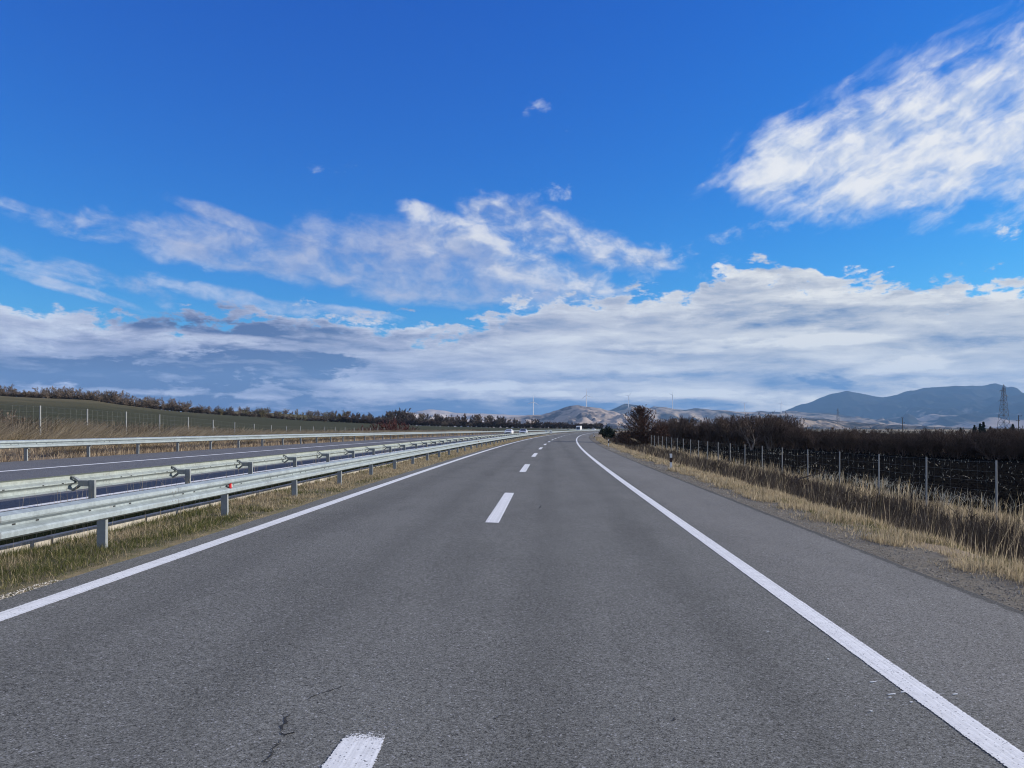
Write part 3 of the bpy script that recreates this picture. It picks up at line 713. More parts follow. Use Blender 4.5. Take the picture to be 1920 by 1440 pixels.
# ------------------------------------------------------------------ vehicles
def car(label, s, y, paint, L=4.4, W=1.76, H=1.45):
    root = empty('car', P(s, y, 0.16), -0.00037 * y); tag(root, label, 'car')
    # drives towards the camera: nose at -y
    prof = [(-L / 2, .30), (-L / 2 + .02, .62), (-L / 2 + .25, .78), (-L / 2 + 1.15, .92), (-L / 2 + 1.95, H - .06), (-L / 2 + 2.5, H), (L / 2 - 1.0, H - .05), (L / 2 - .35, 1.05), (L / 2 - .02, .95), (L / 2, .35), (L / 2 - .3, .22), (-L / 2 + .3, .22)]
    secs = []
    for xx, ins in ((-W / 2, 1), (-W / 2 + .10, 0), (W / 2 - .10, 0), (W / 2, 1)):
        secs.append([(xx * (0.82 if z > 1.0 else 1.0), yy * (0.985 if ins else 1), z - (0.05 if ins and z > 0.6 else 0)) for yy, z in prof])
    n = len(prof); v = np.array(secs).reshape(-1, 3); f = []
    for k in range(3):
        for i in range(n): f.append([k * n + i, k * n + (i + 1) % n, (k + 1) * n + (i + 1) % n, (k + 1) * n + i])
    m_ = MB(); from mathutils.geometry import tessellate_polygon
    tri = tessellate_polygon([[Vector((a, b, 0)) for a, b in prof]]); m_.add(v, f, [list(t_) for t_ in tri] + [[3 * n + q for q in reversed(t_)] for t_ in tri])
    m_.build('body', paint, root)
    m_ = MB(); a, b = (-L / 2 + 1.22, .955), (-L / 2 + 1.90, H - .085); w0, w1 = W * .40, W * .34
    m_.add([(-w0, a[0] - .02, a[1]), (w0, a[0] - .02, a[1]), (w1, b[0] - .03, b[1]), (-w1, b[0] - .03, b[1])], [[0, 1, 2, 3]]); m_.build('windscreen', M['glass'], root)
    for q in (-1, 1):
        m_ = MB(); x = q * W * .425
        m_.add([(x + q * .03, -L / 2 + 1.5, .98), (x + q * .03, L / 2 - .55, 1.0), (x - q * .02, L / 2 - 1.05, H - .12), (x - q * .02, -L / 2 + 2.1, H - .12)], [[0, 1, 2, 3]]); m_.build('side_window', M['glass'], root)
        m_ = MB(); m_.box((q * W * .36, -L / 2 - .005, .66), (.34, .06, .13)); m_.build('headlight', M['lamp'], root)
        for yy in (-L / 2 + .85, L / 2 - .8):
            m_ = MB(); m_.tube([(q * (W / 2 - .2), yy, .31), (q * (W / 2 + .01), yy, .31)], .31, 16); wh = m_.build('wheel', M['rubber'], root)
            m_ = MB(); m_.tube([(q * (W / 2 - .1), yy, .31), (q * (W / 2 + .02), yy, .31)], .2, 12); m_.build('rim', M['carsilver'], wh)
    m_ = MB(); m_.box((0, -L / 2 - .01, .46), (1.1, .05, .16)); m_.build('grille', M['black'], root)
    return root
car('white car coming towards us on the outer lane of the opposite carriageway', -14.9, 190, M['carwhite'], H=1.32)
car('silver car with dark windows coming towards us beside the white car', -12.6, 203, M['carsilver'], L=4.7, W=1.85, H=1.42)
def lorry(label, s, y):
    root = empty('lorry', P(s, y, 0.16), -0.00037 * min(y, 600)); tag(root, label, 'lorry')
    m_ = MB(); m_.prism([(-1.1, .5), (-1.08, 1.1), (-.95, 2.6), (.9, 2.75), (.9, .5)], -1.15, 1.15, 'x'); m_.build('cab', M['carwhite'], root)
    m_ = MB(); m_.add([(-1.02, -1.12, 1.25), (1.02, -1.12, 1.25), (.98, -1.0, 2.15), (-.98, -1.0, 2.15)], [[0, 1, 2, 3]]); m_.build('windscreen', M['glass'], root)
    m_ = MB(); m_.box((0, 4.2, 1.85), (2.3, 6.4, 2.2)); m_.build('cargo_box', M['carwhite'], root)
    m_ = MB(); m_.box((0, -1.13, .62), (1.9, .06, .34)); m_.build('grille', M['black'], root)
    for q in (-1, 1):
        m_ = MB(); m_.box((q * .85, -1.14, .72), (.3, .06, .2)); m_.build('headlight', M['lamp'], root)
        for yy in (-.2, 5.8):
            m_ = MB(); m_.tube([(q * .85, yy, .45), (q * 1.16, yy, .45)], .45, 14); m_.build('wheel', M['rubber'], root)
lorry('white lorry coming round the bend far down the opposite carriageway', -14.0, 430)
car('tiny white car behind the lorry at the far end of the bend', -15.0, 520, M['carwhite'])
# long low white building far down the road
bx = empty('warehouse', (at_u(1121, 900) + float(off(900)), 900, -0.6)); tag(bx, 'long low white building far beyond the bend, left of the dark round shrub', 'building')
m_ = MB(); m_.box((0, 0, 0.8), (13, 8, 3.0)); m_.build('wall', M['wall'], bx)
m_ = MB(); m_.prism([(-6.8, 2.3), (6.8, 2.3), (6.4, 3.1), (-6.4, 3.1)], -4.4, 4.4, 'y'); m_.build('roof', M['roof'], bx)

# ------------------------------------------------------------------ grass and ground litter (uncountable: one object per kind)
def blades(name, s, y, h, w, lean, material, wind=(0, 0), mid=0.55, dz=-0.02, tuft=0.0):
    n = len(s); x = s + off(y); z = ground(s, y) + dz; th = rng.random(n) * 2 * math.pi
    sx, sy = np.cos(th) * w / 2, np.sin(th) * w / 2
    lt = rng.random(n) * 2 * math.pi; la = np.abs(rng.normal(0, lean, n))
    if tuft: lt = fbm(s * tuft, y * tuft, 3, 91) * 25.0 + rng.normal(0, 0.8, n)
    lx = np.cos(lt) * la + wind[0]; ly = np.sin(lt) * la + wind[1]
    v = np.zeros((n, 5, 3)); tz = h / np.sqrt(1 + (lx * lx + ly * ly))
    v[:, 0] = np.c_[x - sx, y - sy, z]; v[:, 1] = np.c_[x + sx, y + sy, z]
    mx, my = x + lx * h * mid * 0.55, y + ly * h * mid * 0.55
    v[:, 2] = np.c_[mx + sx * .7, my + sy * .7, z + tz * mid]; v[:, 3] = np.c_[mx - sx * .7, my - sy * .7, z + tz * mid]
    v[:, 4] = np.c_[x + lx * h, y + ly * h, z + tz]
    b = np.arange(n) * 5
    o = mk(name, v.reshape(-1, 3), [np.c_[b, b + 1, b + 2, b + 3], np.c_[b + 3, b + 2, b + 4]], material)
    o['kind'] = 'stuff'; return o
def scatter(n, s0, s1, y0, y1, power=1.0, clump=None, seed=0):
    """more samples near the camera; clump keeps those where noise is high"""
    m = int(n * 3); q = rng.random(m)
    y = y0 * (y1 / y0) ** q if power == 1.0 else y0 + (y1 - y0) * q ** power
    s = s0 + (s1 - s0) * rng.random(m)
    if clump:
        k = fbm(s * clump[0], y * clump[0], 4, seed); keep = rng.random(m) < np.clip((k - clump[1]) / clump[2], 0.02, 1)
        s, y = s[keep], y[keep]
    return s[:n], y[:n]
def wpx(y, w, kpx=0.5): return np.maximum(w, np.asarray(y) / 769.0 * kpx)
def tagstuff(o, label, cat): tag(o, label, cat); return o
# median, road side
s, y = scatter(130000, -6.92, -5.28, 5.5, 190, clump=(1.6, 0.22, 0.3), seed=21)
edge = np.clip((-5.28 - s) / 0.5, 0.25, 1); hh = (0.035 + 0.065 * rng.random(len(s))) * edge * (0.6 + 0.8 * fbm(s * 2, y * 2, 3, 4))
dry = fbm(s * 0.9, y * 0.6, 4, 31) + np.clip((y - 14) / 40, 0, .35) + (rng.random(len(s)) - 0.5) * 0.25
m1 = dry < 0.66
blades('short_grass', s[m1], y[m1], hh[m1] * 1.25, wpx(y[m1], 0.0065), 0.9, M['grass'], tuft=3.0)
blades('dry_grass', s[~m1], y[~m1], hh[~m1] * 1.3, wpx(y[~m1], 0.0055), 1.0, M['straw'], tuft=3.0)
s, y = scatter(5000, -6.8, -5.2, 5.5, 150, clump=(2.5, 0.4, 0.2), seed=25)
blades('dry_grass', s, y, 0.06 + 0.10 * rng.random(len(s)), wpx(y, 0.004), 0.9, M['straw'])
s, y = scatter(75000, -9.45, -7.2, 6.5, 190)
blades('median_grass', s, y, 0.06 + 0.12 * rng.random(len(s)), wpx(y, 0.006), 0.6, M['dark_grass'])
s, y = scatter(7000, -6.97, -6.82, 6.5, 120, clump=(2.2, 0.42, 0.15), seed=26)
blades('dry_grass', s, y, 0.07 + 0.10 * rng.random(len(s)), wpx(y, 0.006), 0.8, M['grass'], tuft=3.0)
s, y = scatter(60000, -8.1, -7.02, 6.5, 120)
blades('median_grass', s, y, 0.07 + 0.11 * rng.random(len(s)), wpx(y, 0.006), 0.7, M['dark_grass'], tuft=2.5)
s, y = scatter(900, -9.2, -6.2, 8, 120)
blades('dead_weeds', s, y, 0.3 + 0.45 * rng.random(len(s)), wpx(y, 0.004, 0.35), 0.35, M['straw'])
# right verge: dry grass, weeds in the ditch, grass at the fence
def right_grass(n, s0, s1, y0, y1, h0, h1, w, lean, m, clump, seed, name, wind=(0.1, 0)):
    s, y = scatter(n, s0, s1, y0, y1, clump=clump, seed=seed)
    if s0 < 7: k_ = s > s0 + (fbm(s * 0 + 3, y * 0.7, 4, 77) - 0.35) * 1.7; s, y = s[k_], y[k_]
    h = h0 + (h1 - h0) * rng.random(len(s)) ** 1.4 * (0.5 + fbm(s * .8, y * .8, 3, seed + 1))
    return blades(name, s, y, h, wpx(y, w), lean, m, wind, tuft=1.6)
right_grass(95000, 5.9, 8.5, 7, 170, 0.04, 0.25, 0.005, 0.6, M['straw'], (0.8, 0.40, 0.18), 41, 'dry_grass')
right_grass(1500, 7.2, 8.9, 7, 120, 0.22, 0.55, 0.005, 0.25, M['straw'], (0.9, 0.36, 0.22), 42, 'dry_grass')
right_grass(110000, 8.1, 11.8, 9, 150, 0.20, 0.85, 0.006, 0.5, M['weed'], (0.6, 0.30, 0.25), 43, 'dead_weeds')
right_grass(1500, 8.4, 11.8, 9, 90, 0.6, 1.2, 0.006, 0.22, M['straw'], (0.8, 0.42, 0.2), 44, 'dry_grass')
right_grass(50000, 11.4, 14.2, 12, 170, 0.06, 0.30, 0.006, 0.6, M['straw'], (0.7, 0.34, 0.22), 45, 'dry_grass')
right_grass(1600, 11.6, 14.2, 14, 100, 0.35, 0.95, 0.005, 0.2, M['straw'], (0.7, 0.40, 0.2), 46, 'dry_grass')
right_grass(9000, 5.6, 6.8, 6.5, 90, 0.02, 0.12, 0.006, 0.9, M['straw'], (2.0, 0.42, 0.2), 47, 'dry_grass')
right_grass(9000, 6.2, 8.2, 6.5, 60, 0.04, 0.2, 0.006, 0.7, M['grass'], (0.6, 0.50, 0.10), 48, 'short_grass')
# stubble and litter on the ploughed field
s, y = scatter(2200, 14.2, 55, 16, 110, clump=(0.35, 0.45, 0.2), seed=51)
blades('maize_stubble', s, y, 0.10 + 0.22 * rng.random(len(s)), wpx(y, 0.010, 0.5), 1.0, M['stalk'])
s, y = scatter(900, 13.6, 17, 16, 45, clump=(0.5, 0.45, 0.15), seed=52)
blades('maize_stubble', s, y, 0.3 + 0.35 * rng.random(len(s)), wpx(y, 0.016), 0.9, M['stalk'], (0.2, 0))
# left bank
s, y = scatter(60000, -30, -20.6, 24, 210, clump=(0.5, 0.24, 0.25), seed=61)
blades('dry_grass', s, y, 0.15 + 0.4 * rng.random(len(s)), wpx(y, 0.010), 0.5, M['straw_tall'])
s, y = scatter(34000, -29.0, -21.6, 24, 190, clump=(0.45, 0.46, 0.08), seed=62)
blades('dry_reeds', s, y, 0.7 + 0.8 * rng.random(len(s)), wpx(y, 0.012, 0.6), 0.18, M['straw'], (0.75, 0.1))
s, y = scatter(11000, -30.5, -26.5, 26, 240, clump=(0.25, 0.3, 0.2), seed=63)
blades('dead_weeds', s, y, 0.5 + 0.9 * rng.random(len(s)), wpx(y, 0.012, 0.5), 0.22, M['weed'])
# stones
def stones(name, s, y, r, material, dz=0.0):
    n = len(s); base_v = np.array([[1, 0, 0], [-1, 0, 0], [0, 1, 0], [0, -1, 0], [0, 0, .7], [0, 0, -.7]], float)
    v = base_v[None] * r[:, None, None] * (0.7 + 0.6 * rng.random((n, 6, 1))); th = rng.random(n) * 6.28; c_, s_ = np.cos(th), np.sin(th)
    xx = v[..., 0] * c_[:, None] - v[..., 1] * s_[:, None]; yy_ = v[..., 0] * s_[:, None] + v[..., 1] * c_[:, None]
    v = np.stack([xx + (s + off(y))[:, None], yy_ + y[:, None], v[..., 2] + (ground(s, y) + dz + r * 0.2)[:, None]], -1)
    f = np.array([[0, 2, 4], [2, 1, 4], [1, 3, 4], [3, 0, 4], [2, 0, 5], [1, 2, 5], [3, 1, 5], [0, 3, 5]])
    o = mk(name, v.reshape(-1, 3), [(f[None] + (np.arange(n) * 6)[:, None, None]).reshape(-1, 3)], material); o['kind'] = 'stuff'; return o
s, y = scatter(22000, 5.16, 6.5, 6.5, 80); stones('gravel', s, y, wpx(y, 0.008, 0.3) * (0.5 + 1.4 * rng.random(len(s)) ** 2), M['stone'])
s, y = scatter(800, -5.40, -5.25, 5.5, 8.4, clump=(1.2, 0.35, 0.2), seed=71); stones('pale_gravel', s, y, 0.008 * (0.6 + 1.0 * rng.random(len(s))), M['stone_pale'], 0.02)
s, y = scatter(30000, 14, 60, 16, 120); stones('soil_clods', s, y, 0.03 + 0.06 * rng.random(len(s)) ** 2, M['clod'])

# ------------------------------------------------------------------ woody plants
def segs_mesh(p0, p1, r0, r1):
    """3-sided tapered sticks, vectorised"""
    p0, p1 = np.asarray(p0, float), np.asarray(p1, float); r0, r1 = np.asarray(r0, float), np.asarray(r1, float)
    d = p1 - p0; L = np.linalg.norm(d, axis=1)[:, None] + 1e-9; d = d / L
    h = np.where(np.abs(d[:, 2:3]) < 0.9, np.array([[0, 0, 1.0]]), np.array([[1.0, 0, 0]])); a = np.cross(d, h); a /= np.linalg.norm(a, axis=1)[:, None]; b = np.cross(d, a)
    v = []
    for p, r in ((p0, r0), (p1, r1)):
        for k in range(3):
            t = 2 * math.pi * k / 3; v.append(p + r[:, None] * (math.cos(t) * a + math.sin(t) * b))
    v = np.stack(v, 1); n = len(p0); q = np.arange(n)[:, None] * 6
    f = np.concatenate([q + np.array([[0, 1, 4, 3]]), q + np.array([[1, 2, 5, 4]]), q + np.array([[2, 0, 3, 5]])])
    return v.reshape(-1, 3), f
def grow(seed, height, stems, spread, levels, kids, ratio, up, twig, trunk_r, first=0.25, wob=0.18):
    """returns (thick segments, twig segments)"""
    rd = random.Random(seed); thick, fine = [], []
    def rec(p, d, L, r, lv):
        nseg = 3 if lv < 2 else 2; pts_ = [p]
        for i in range(nseg):
            d = (d + Vector((rd.gauss(0, wob), rd.gauss(0, wob), rd.gauss(0, wob) + up))).normalized()
            q = pts_[-1] + d * (L / nseg); ra = r * (1 - 0.75 * i / nseg); rb = r * (1 - 0.75 * (i + 1) / nseg)
            (thick if lv <= 1 else fine).append((tuple(pts_[-1]), tuple(q), max(ra, twig), max(rb, twig * .7))); pts_.append(q)
        if lv >= levels: return
        for k in range(kids[min(lv, len(kids) - 1)]):
            f = first + (1 - first) * (k + rd.random()) / kids[min(lv, len(kids) - 1)] if lv == 0 else 0.2 + 0.8 * rd.random()
            i = min(int(f * nseg), nseg - 1); o = pts_[i].lerp(pts_[i + 1], f * nseg - i)
            az = rd.random() * 6.283; sp_ = spread * (0.7 + 0.6 * rd.random())
            side = Vector((math.cos(az), math.sin(az), 0)); dd_ = (d * math.cos(sp_) + side * math.sin(sp_) + Vector((0, 0, 0.15))).normalized()
            rec(o, dd_, L * ratio * (0.75 + 0.5 * rd.random()) * (1.15 - 0.45 * f), r * 0.5, lv + 1)
    for k in range(stems):
        a = rd.random() * 6.28; t = 0.0 if stems == 1 else 0.25 + 0.45 * rd.random()
        rec(Vector((math.cos(a) * 0.1 * (stems > 1), math.sin(a) * 0.1 * (stems > 1), -0.1)), Vector((math.cos(a) * t, math.sin(a) * t, 1)).normalized(), height * (0.62 if stems == 1 else 0.6) * (0.8 + 0.4 * rd.random()), trunk_r, 0)
    return thick, fine
def seg_arrays(sg_):
    a = np.array([s_[0] for s_ in sg_]); b = np.array([s_[1] for s_ in sg_]); return a, b, np.array([s_[2] for s_ in sg_]), np.array([s_[3] for s_ in sg_])
def tree_parts(seed, **k):
    th, fi = grow(seed, **k); a, b = segs_mesh(*seg_arrays(th)), segs_mesh(*seg_arrays(fi))
    q = k['height'] / np.percentile(b[0][:, 2], 99.7); return (a[0] * q, a[1]), (b[0] * q, b[1])
def one_mesh_plant(name, seed, material, wide=1.0, **k):
    th, fi = grow(seed, **k); v, f = segs_mesh(*seg_arrays(th + fi)); v = v * np.array([wide, wide, 1.0]) / np.percentile(v[:, 2], 99.7); return mk(name, v, [f], material)
def put(o, s, y, sc=1.0, rz=None, dz=-0.05, sz=None):
    o.location = P(s, y, dz); o.rotation_euler = (0, 0, random.random() * 6.28 if rz is None else rz); o.scale = (sc, sc, sc * (sz or 1)); return o
def plant_copies(protos, spots, label_of, cat, group, name=None):
    used = set()
    for i, (s, y, sc, k, sz) in enumerate(spots):
        pr = protos[k % len(protos)]
        o = pr if (k % len(protos)) not in used else copy_tree(pr); used.add(k % len(protos))
        put(o, s, y, sc, sz=sz); tag(o, label_of(i, s, y), cat, group)
    for j, pr in enumerate(protos):
        if j not in used: bpy.data.objects.remove(pr)

# trees along the crest of the green field (about 400-560 m away)
FAR = dict(height=7.0, stems=3, spread=0.62, levels=3, kids=(10, 6, 5), ratio=0.5, up=0.06, twig=0.038, trunk_r=0.14, first=0.08)
def far_protos(n, seed, mats, **kw):
    return [one_mesh_plant('bare_tree', seed + i, mats[i % len(mats)], wide=(0.8, 1.0, 1.2, 0.9)[i % 4], **{**FAR, 'stems': (2, 4, 3, 5, 1)[i % 5], **kw}) for i in range(n)]
prot = far_protos(6, 100, [M['twig_brown']]) + far_protos(3, 120, [M['twig_olive']])
spots = []
for row in (0, 1):
    for u in np.arange(-40, 645, 7.5 if row == 0 else 11.0):
        u = u + random.uniform(-3, 3); Yc, zc, sc_ = crest(u); yy_ = float(Yc) + (random.uniform(2, 10) if row == 0 else random.uniform(14, 34))
        hpx = float(np.interp(u, [0, 60, 110, 150, 240, 330, 380, 500, 640], [23, 19, 24, 22, 25, 20, 18, 17, 18])) * random.choice((0.62, 0.8, 0.9, 1.0, 1.12)) + row * 2
        k = random.randrange(6) if u < 400 or random.random() < 0.5 else random.randrange(6, 9)
        if row and u > 380: continue
        spots.append((at_u(u, yy_), yy_, hpx / F * yy_, k, 1.0))
plant_copies(prot, spots, lambda i, s, y: 'bare brown tree in the row along the crest of the green field', 'tree', 'trees along the crest of the green field')
prot = far_protos(4, 140, [M['twig_olive'], M['twig_brown']])
spots = []
for u in np.arange(365, 700, 10.0):
    u += random.uniform(-4, 4); yy_ = random.uniform(740, 790); spots.append((at_u(u, yy_), yy_, random.uniform(8, 15) / F * yy_, random.randrange(4), 1.0))
plant_copies(prot, spots, lambda i, s, y: 'bare tree in the far row on the rise behind the crest trees', 'tree', 'far trees behind the crest row')
# dark band of trees in the middle distance, left of the bend
prot = far_protos(6, 160, [M['twig_dark'], M['twig_dark'], M['twig_brown']], twig=0.06)
spots = []
for row in (0, 1):
    for u in np.arange(640, 1128, 6.0 if row == 0 else 10.0):
        u += random.uniform(-3, 3); yy_ = float(np.interp(u, [640, 800, 1000, 1130], [565, 620, 740, 900])) + random.uniform(-15, 15) + 30 * row
        top_v = float(np.interp(u, [640, 700, 735, 750, 770, 800, 860, 900, 930, 960, 1000, 1060, 1128], [774, 778, 774, 768, 776, 780, 779, 781, 783, 787, 789, 793, 795])) + random.choice((-4, -1, 2, 5, 8))
        b_ = P(at_u(u, yy_), yy_); hgt = EYE + (VV - top_v) / F * yy_ - b_[2]; spots.append((at_u(u, yy_), yy_, max(hgt, 2.5), random.randrange(6), 1.0))
plant_copies(prot, spots, lambda i, s, y: 'dark bare tree in the wood left of the bend below the wind turbines', 'tree', 'dark trees left of the bend')
prot = [one_mesh_plant('undergrowth_bush', 170 + i, M['twig_brown'] if i == 2 else M['twig_dark'], wide=1.5, **{**FAR, 'height': 3.2, 'stems': 7, 'first': 0.0, 'twig': 0.06}) for i in range(3)]
spots = []
for u in np.arange(640, 1128, 6.0):
    u += random.uniform(-3, 3); yy_ = float(np.interp(u, [640, 800, 1000, 1130], [555, 610, 730, 885])) + random.uniform(-10, 10)
    spots.append((at_u(u, yy_), yy_, random.uniform(7, 13) / F * yy_, random.choice((0, 1, 1, 0, 2)), 1.0))
plant_copies(prot, spots, lambda i, s, y: 'low dark bush under the trees of the wood left of the bend', 'bush', 'undergrowth of the wood left of the bend')
prot = [one_mesh_plant('undergrowth_bush', 176 + i, M['twig_brown'], wide=1.5, **{**FAR, 'height': 3.2, 'stems': 7, 'first': 0.0, 'twig': 0.045}) for i in range(2)]
spots = []
for u in np.arange(-40, 640, 7.5):
    u += random.uniform(-3, 3); Yc, zc, sc_ = crest(u); yy_ = float(Yc) + random.uniform(0, 8)
    spots.append((at_u(u, yy_), yy_, random.uniform(7, 13) / F * yy_ * (1.0 if u < 380 else 0.6), random.randrange(2), 1.0))
plant_copies(prot, spots, lambda i, s, y: 'low brown bush under the tree row along the crest of the green field', 'bush', 'undergrowth of the crest tree row')
# red-twigged bushes beyond the left fence
prot = [one_mesh_plant('red_bush', 190 + i, M['twig_red'], height=2.6, stems=7, spread=0.5, levels=2, kids=(7, 5), ratio=0.5, up=0.05, twig=0.022, trunk_r=0.04) for i in range(3)]
spots = [(at_u(u, y), y, sc * 2.4, k, 1.0) for u, y, sc, k in ((655, 112, .55, 0), (680, 116, .75, 1), (700, 120, .9, 2), (722, 122, 1.12, 0), (742, 124, 1.25, 1), (760, 128, 1.05, 2), (690, 112, .6, 1), (735, 117, .85, 2))]
plant_copies(prot, spots, lambda i, s, y: 'dark red leafless bush in the clump beside the left fence', 'bush', 'red bushes beside the left fence')
prot = [one_mesh_plant('bare_bush', 200 + i, M['twig_brown'], height=2.2, stems=7, spread=0.6, levels=2, kids=(8, 5), ratio=0.5, up=0.04, twig=0.012, trunk_r=0.03) for i in range(2)]
for o, (u, y, sc), lab in zip(prot, ((12, 44, 1.75), (-25, 42, 1.8)), ('brown leafless bush at the left edge of the picture, behind the fence post', 'brown leafless bush cut off by the left edge of the picture')):
    put(o, at_u(u, y), y, sc); tag(o, lab, 'bush')
# the thicket beyond the ploughed field
TH = dict(height=4.4, stems=6, spread=0.55, levels=3, kids=(7, 5, 4), ratio=0.52, up=0.06, twig=0.014, trunk_r=0.05)
prot = [one_mesh_plant('bare_shrub', 220 + i, M['twig_dark'], **{**TH, 'stems': 5 + i % 3}) for i in range(7)]
edge_line = ([2400, 1900, 1700, 1480, 1300, 1215], [56, 65, 75, 99, 118, 128])
spots = []
for u in np.arange(1215, 2060, 6.6):
    u += random.uniform(-5, 5); y0 = float(np.interp(-u, [-q for q in edge_line[0]], edge_line[1]))
    for dep in (0, 1):
        yy_ = y0 + random.uniform(1, 6) + dep * random.uniform(5, 16)
        tv = float(np.interp(u, [1215, 1240, 1262, 1285, 1330, 1380, 1440, 1475, 1500, 1530, 1600, 1700, 1800, 1920, 2060], [800, 787, 776, 783, 783, 778, 774, 780, 793, 797, 798, 800, 799, 796, 795])) + random.choice((0, 2, 4, 6, 10, 15)) + 3 * (u > 1500)
        s_ = at_u(u, yy_); hgt = EYE + (VV - tv) / F * yy_ - float(ground(s_, yy_)); w_ = max(hgt, 3.2); spots.append((s_, yy_, w_, random.randrange(7), hgt / w_))
plant_copies(prot, spots, lambda i, s, y: 'dark leafless shrub in the thicket beyond the black ploughed field', 'shrub', 'dark shrubs of the thicket')
# taller bare trees standing up out of the thicket
def bare_tree(label, seed, s, y, hgt, bark, twigm, stems=2, **kw):
    root = empty('bare_tree', P(s, y, -0.05), random.random() * 6); tag(root, label, 'tree')
    k = dict(height=hgt, stems=stems, spread=0.55, levels=3, kids=(8, 6, 5), ratio=0.55, up=0.06, twig=0.016, trunk_r=0.012 * hgt + 0.02, first=0.25); k.update(kw)
    (tv_, tf), (cv, cf) = tree_parts(seed, **k)
    mk('trunk', tv_, [tf], bark, root); mk('crown', cv, [cf], twigm, root); return root
bare_tree('tall bare tree rising left in the thicket, right of the big brown tree', 301, at_u(1258, 120), 120, 4.6, M['bark'], M['twig_dark'], 3)
bare_tree('broad bare tree on the thicket skyline, third from the big brown tree', 302, at_u(1305, 122), 122, 4.6, M['bark'], M['twig_dark'], 3)
bare_tree('bare tree with pale trunks at the edge of the black field', 303, at_u(1408, 99), 99, 4.4, M['bark_pale'], M['twig_dark'], 3)
bare_tree('tallest bare tree of the thicket, with pale leaning stems', 304, at_u(1442, 101), 101, 4.9, M['bark_pale'], M['twig_dark'], 4)
bare_tree('bare tree on the thicket skyline left of the tallest one', 305, at_u(1372, 106), 106, 4.6, M['bark'], M['twig_dark'], 3)
# big conical tree with withered leaves on the right verge
def leafy(root, n, shape, size, material, name='crown', seed=5, droop=0.0):
    r_ = np.random.default_rng(seed); c_ = shape(n, r_); n = len(c_)
    a = r_.normal(0, 1, (n, 3)); a /= np.linalg.norm(a, axis=1)[:, None]; b = r_.normal(0, 1, (n, 3)); b -= a * (a * b).sum(1)[:, None]; b /= np.linalg.norm(b, axis=1)[:, None]
    sz = size * (0.5 + r_.random(n))[:, None]
    v = np.stack([c_ - a * sz, c_ + b * sz * .45, c_ + a * sz, c_ - b * sz * .45], 1).reshape(-1, 3); q = np.arange(n) * 4
    return mk(name, v, [np.c_[q, q + 1, q + 2, q + 3]], material, root)
def sticks_with_leaves(fine, n, r_, jit):
    a, b, _, _ = seg_arrays(fine); i = r_.integers(0, len(a), n); t = r_.random((n, 1)); return a[i] + (b[i] - a[i]) * t + r_.normal(0, jit, (n, 3))
BT = P(at_u(1203, 108), 108, -0.1); root = empty('leafy_tree', BT); tag(root, 'big conical tree with withered reddish brown leaves on the right verge', 'tree')
def cone_tree(seed, H, Rm, nb, nt):
    rd = random.Random(seed); th, fi = [], []; prev = Vector((0, 0, -0.1))
    for i in range(1, 9):
        q = Vector((rd.gauss(0, .05), rd.gauss(0, .05), H * 0.96 * i / 8)); r_ = 0.13 * (1 - i / 9) + 0.012
        th.append((tuple(prev), tuple(q), r_ + .015, r_)); prev = q
    for i in range(nb):
        f = ((i + rd.random()) / nb) ** 1.35; z = H * (0.02 + 0.86 * f); L = (Rm * (1 - f) ** 0.75 + 0.4) * rd.uniform(.7, 1.2); az = rd.random() * 6.283
        p = Vector((0, 0, z)); el = rd.uniform(0.1, 0.6) + 0.6 * f; d = Vector((math.cos(az) * math.cos(el), math.sin(az) * math.cos(el), math.sin(el)))
        for k in range(5):
            d = (d + Vector((rd.gauss(0, .12), rd.gauss(0, .12), 0.07 + rd.gauss(0, .08)))).normalized(); q = p + d * (L / 4)
            (th if k < 2 else fi).append((tuple(p), tuple(q), .028 * (1 - k / 6), .028 * (1 - (k + 1) / 6)))
            for m in range(int(nt * (0.35 + 1.3 * L / Rm))):
                o = p.lerp(q, rd.random()); e = (d * 0.7 + Vector((rd.gauss(0, .5), rd.gauss(0, .5), 0.25 + rd.gauss(0, .35)))).normalized() * rd.uniform(.25, .6)
                fi.append((tuple(o), tuple(o + e), .009, .005))
            p = q
    return th, fi
th, fi = cone_tree(401, 5.8, 3.2, 130, 6)
v, f = segs_mesh(*seg_arrays(th)); mk('trunk', v, [f], M['bark'], root)
v, f = segs_mesh(*seg_arrays(fi)); mk('twigs', v, [f], M['twig_dark'], root)
leafy(root, 15000, lambda n, r_: sticks_with_leaves(fi, n, r_, 0.06), 0.075, M['leaf_brown'], 'leaves', 3)
def low_bush(label, u, y, hgt, stems, leafm, twigm, n, jit, size, seed, name='bush'):
    root = empty(name, P(at_u(u, y), y, -0.1)); tag(root, label, 'bush')
    th, fi = grow(seed, height=hgt, stems=stems, spread=0.7, levels=2, kids=(9, 6), ratio=0.5, up=0.05, twig=0.012, trunk_r=0.05)
    q_ = hgt / max(p_[1][2] for p_ in th + fi)
    th, fi = [[tuple(tuple(c_ * q_ for c_ in pt) for pt in g_[:2]) + tuple(g_[2:]) for g_ in L_] for L_ in (th, fi)]
    v, f = segs_mesh(*seg_arrays(th)); mk('stems', v, [f], M['bark'], root)
    v, f = segs_mesh(*seg_arrays(fi)); mk('twigs', v, [f], twigm, root)
    if n: leafy(root, n, lambda n_, r_: sticks_with_leaves(fi, n_, r_, jit), size, leafm, 'leaves', seed)
low_bush('dark green round bush left of the big brown tree, near the bend', 1141, 152, 3.1, 8, M['leaf_dark'], M['twig_dark'], 9000, 0.16, 0.12, 411)
low_bush('low brown bush leaning against the left foot of the big tree', 1163, 111, 2.7, 7, M['leaf_brown'], M['twig_dark'], 2600, 0.12, 0.08, 412)
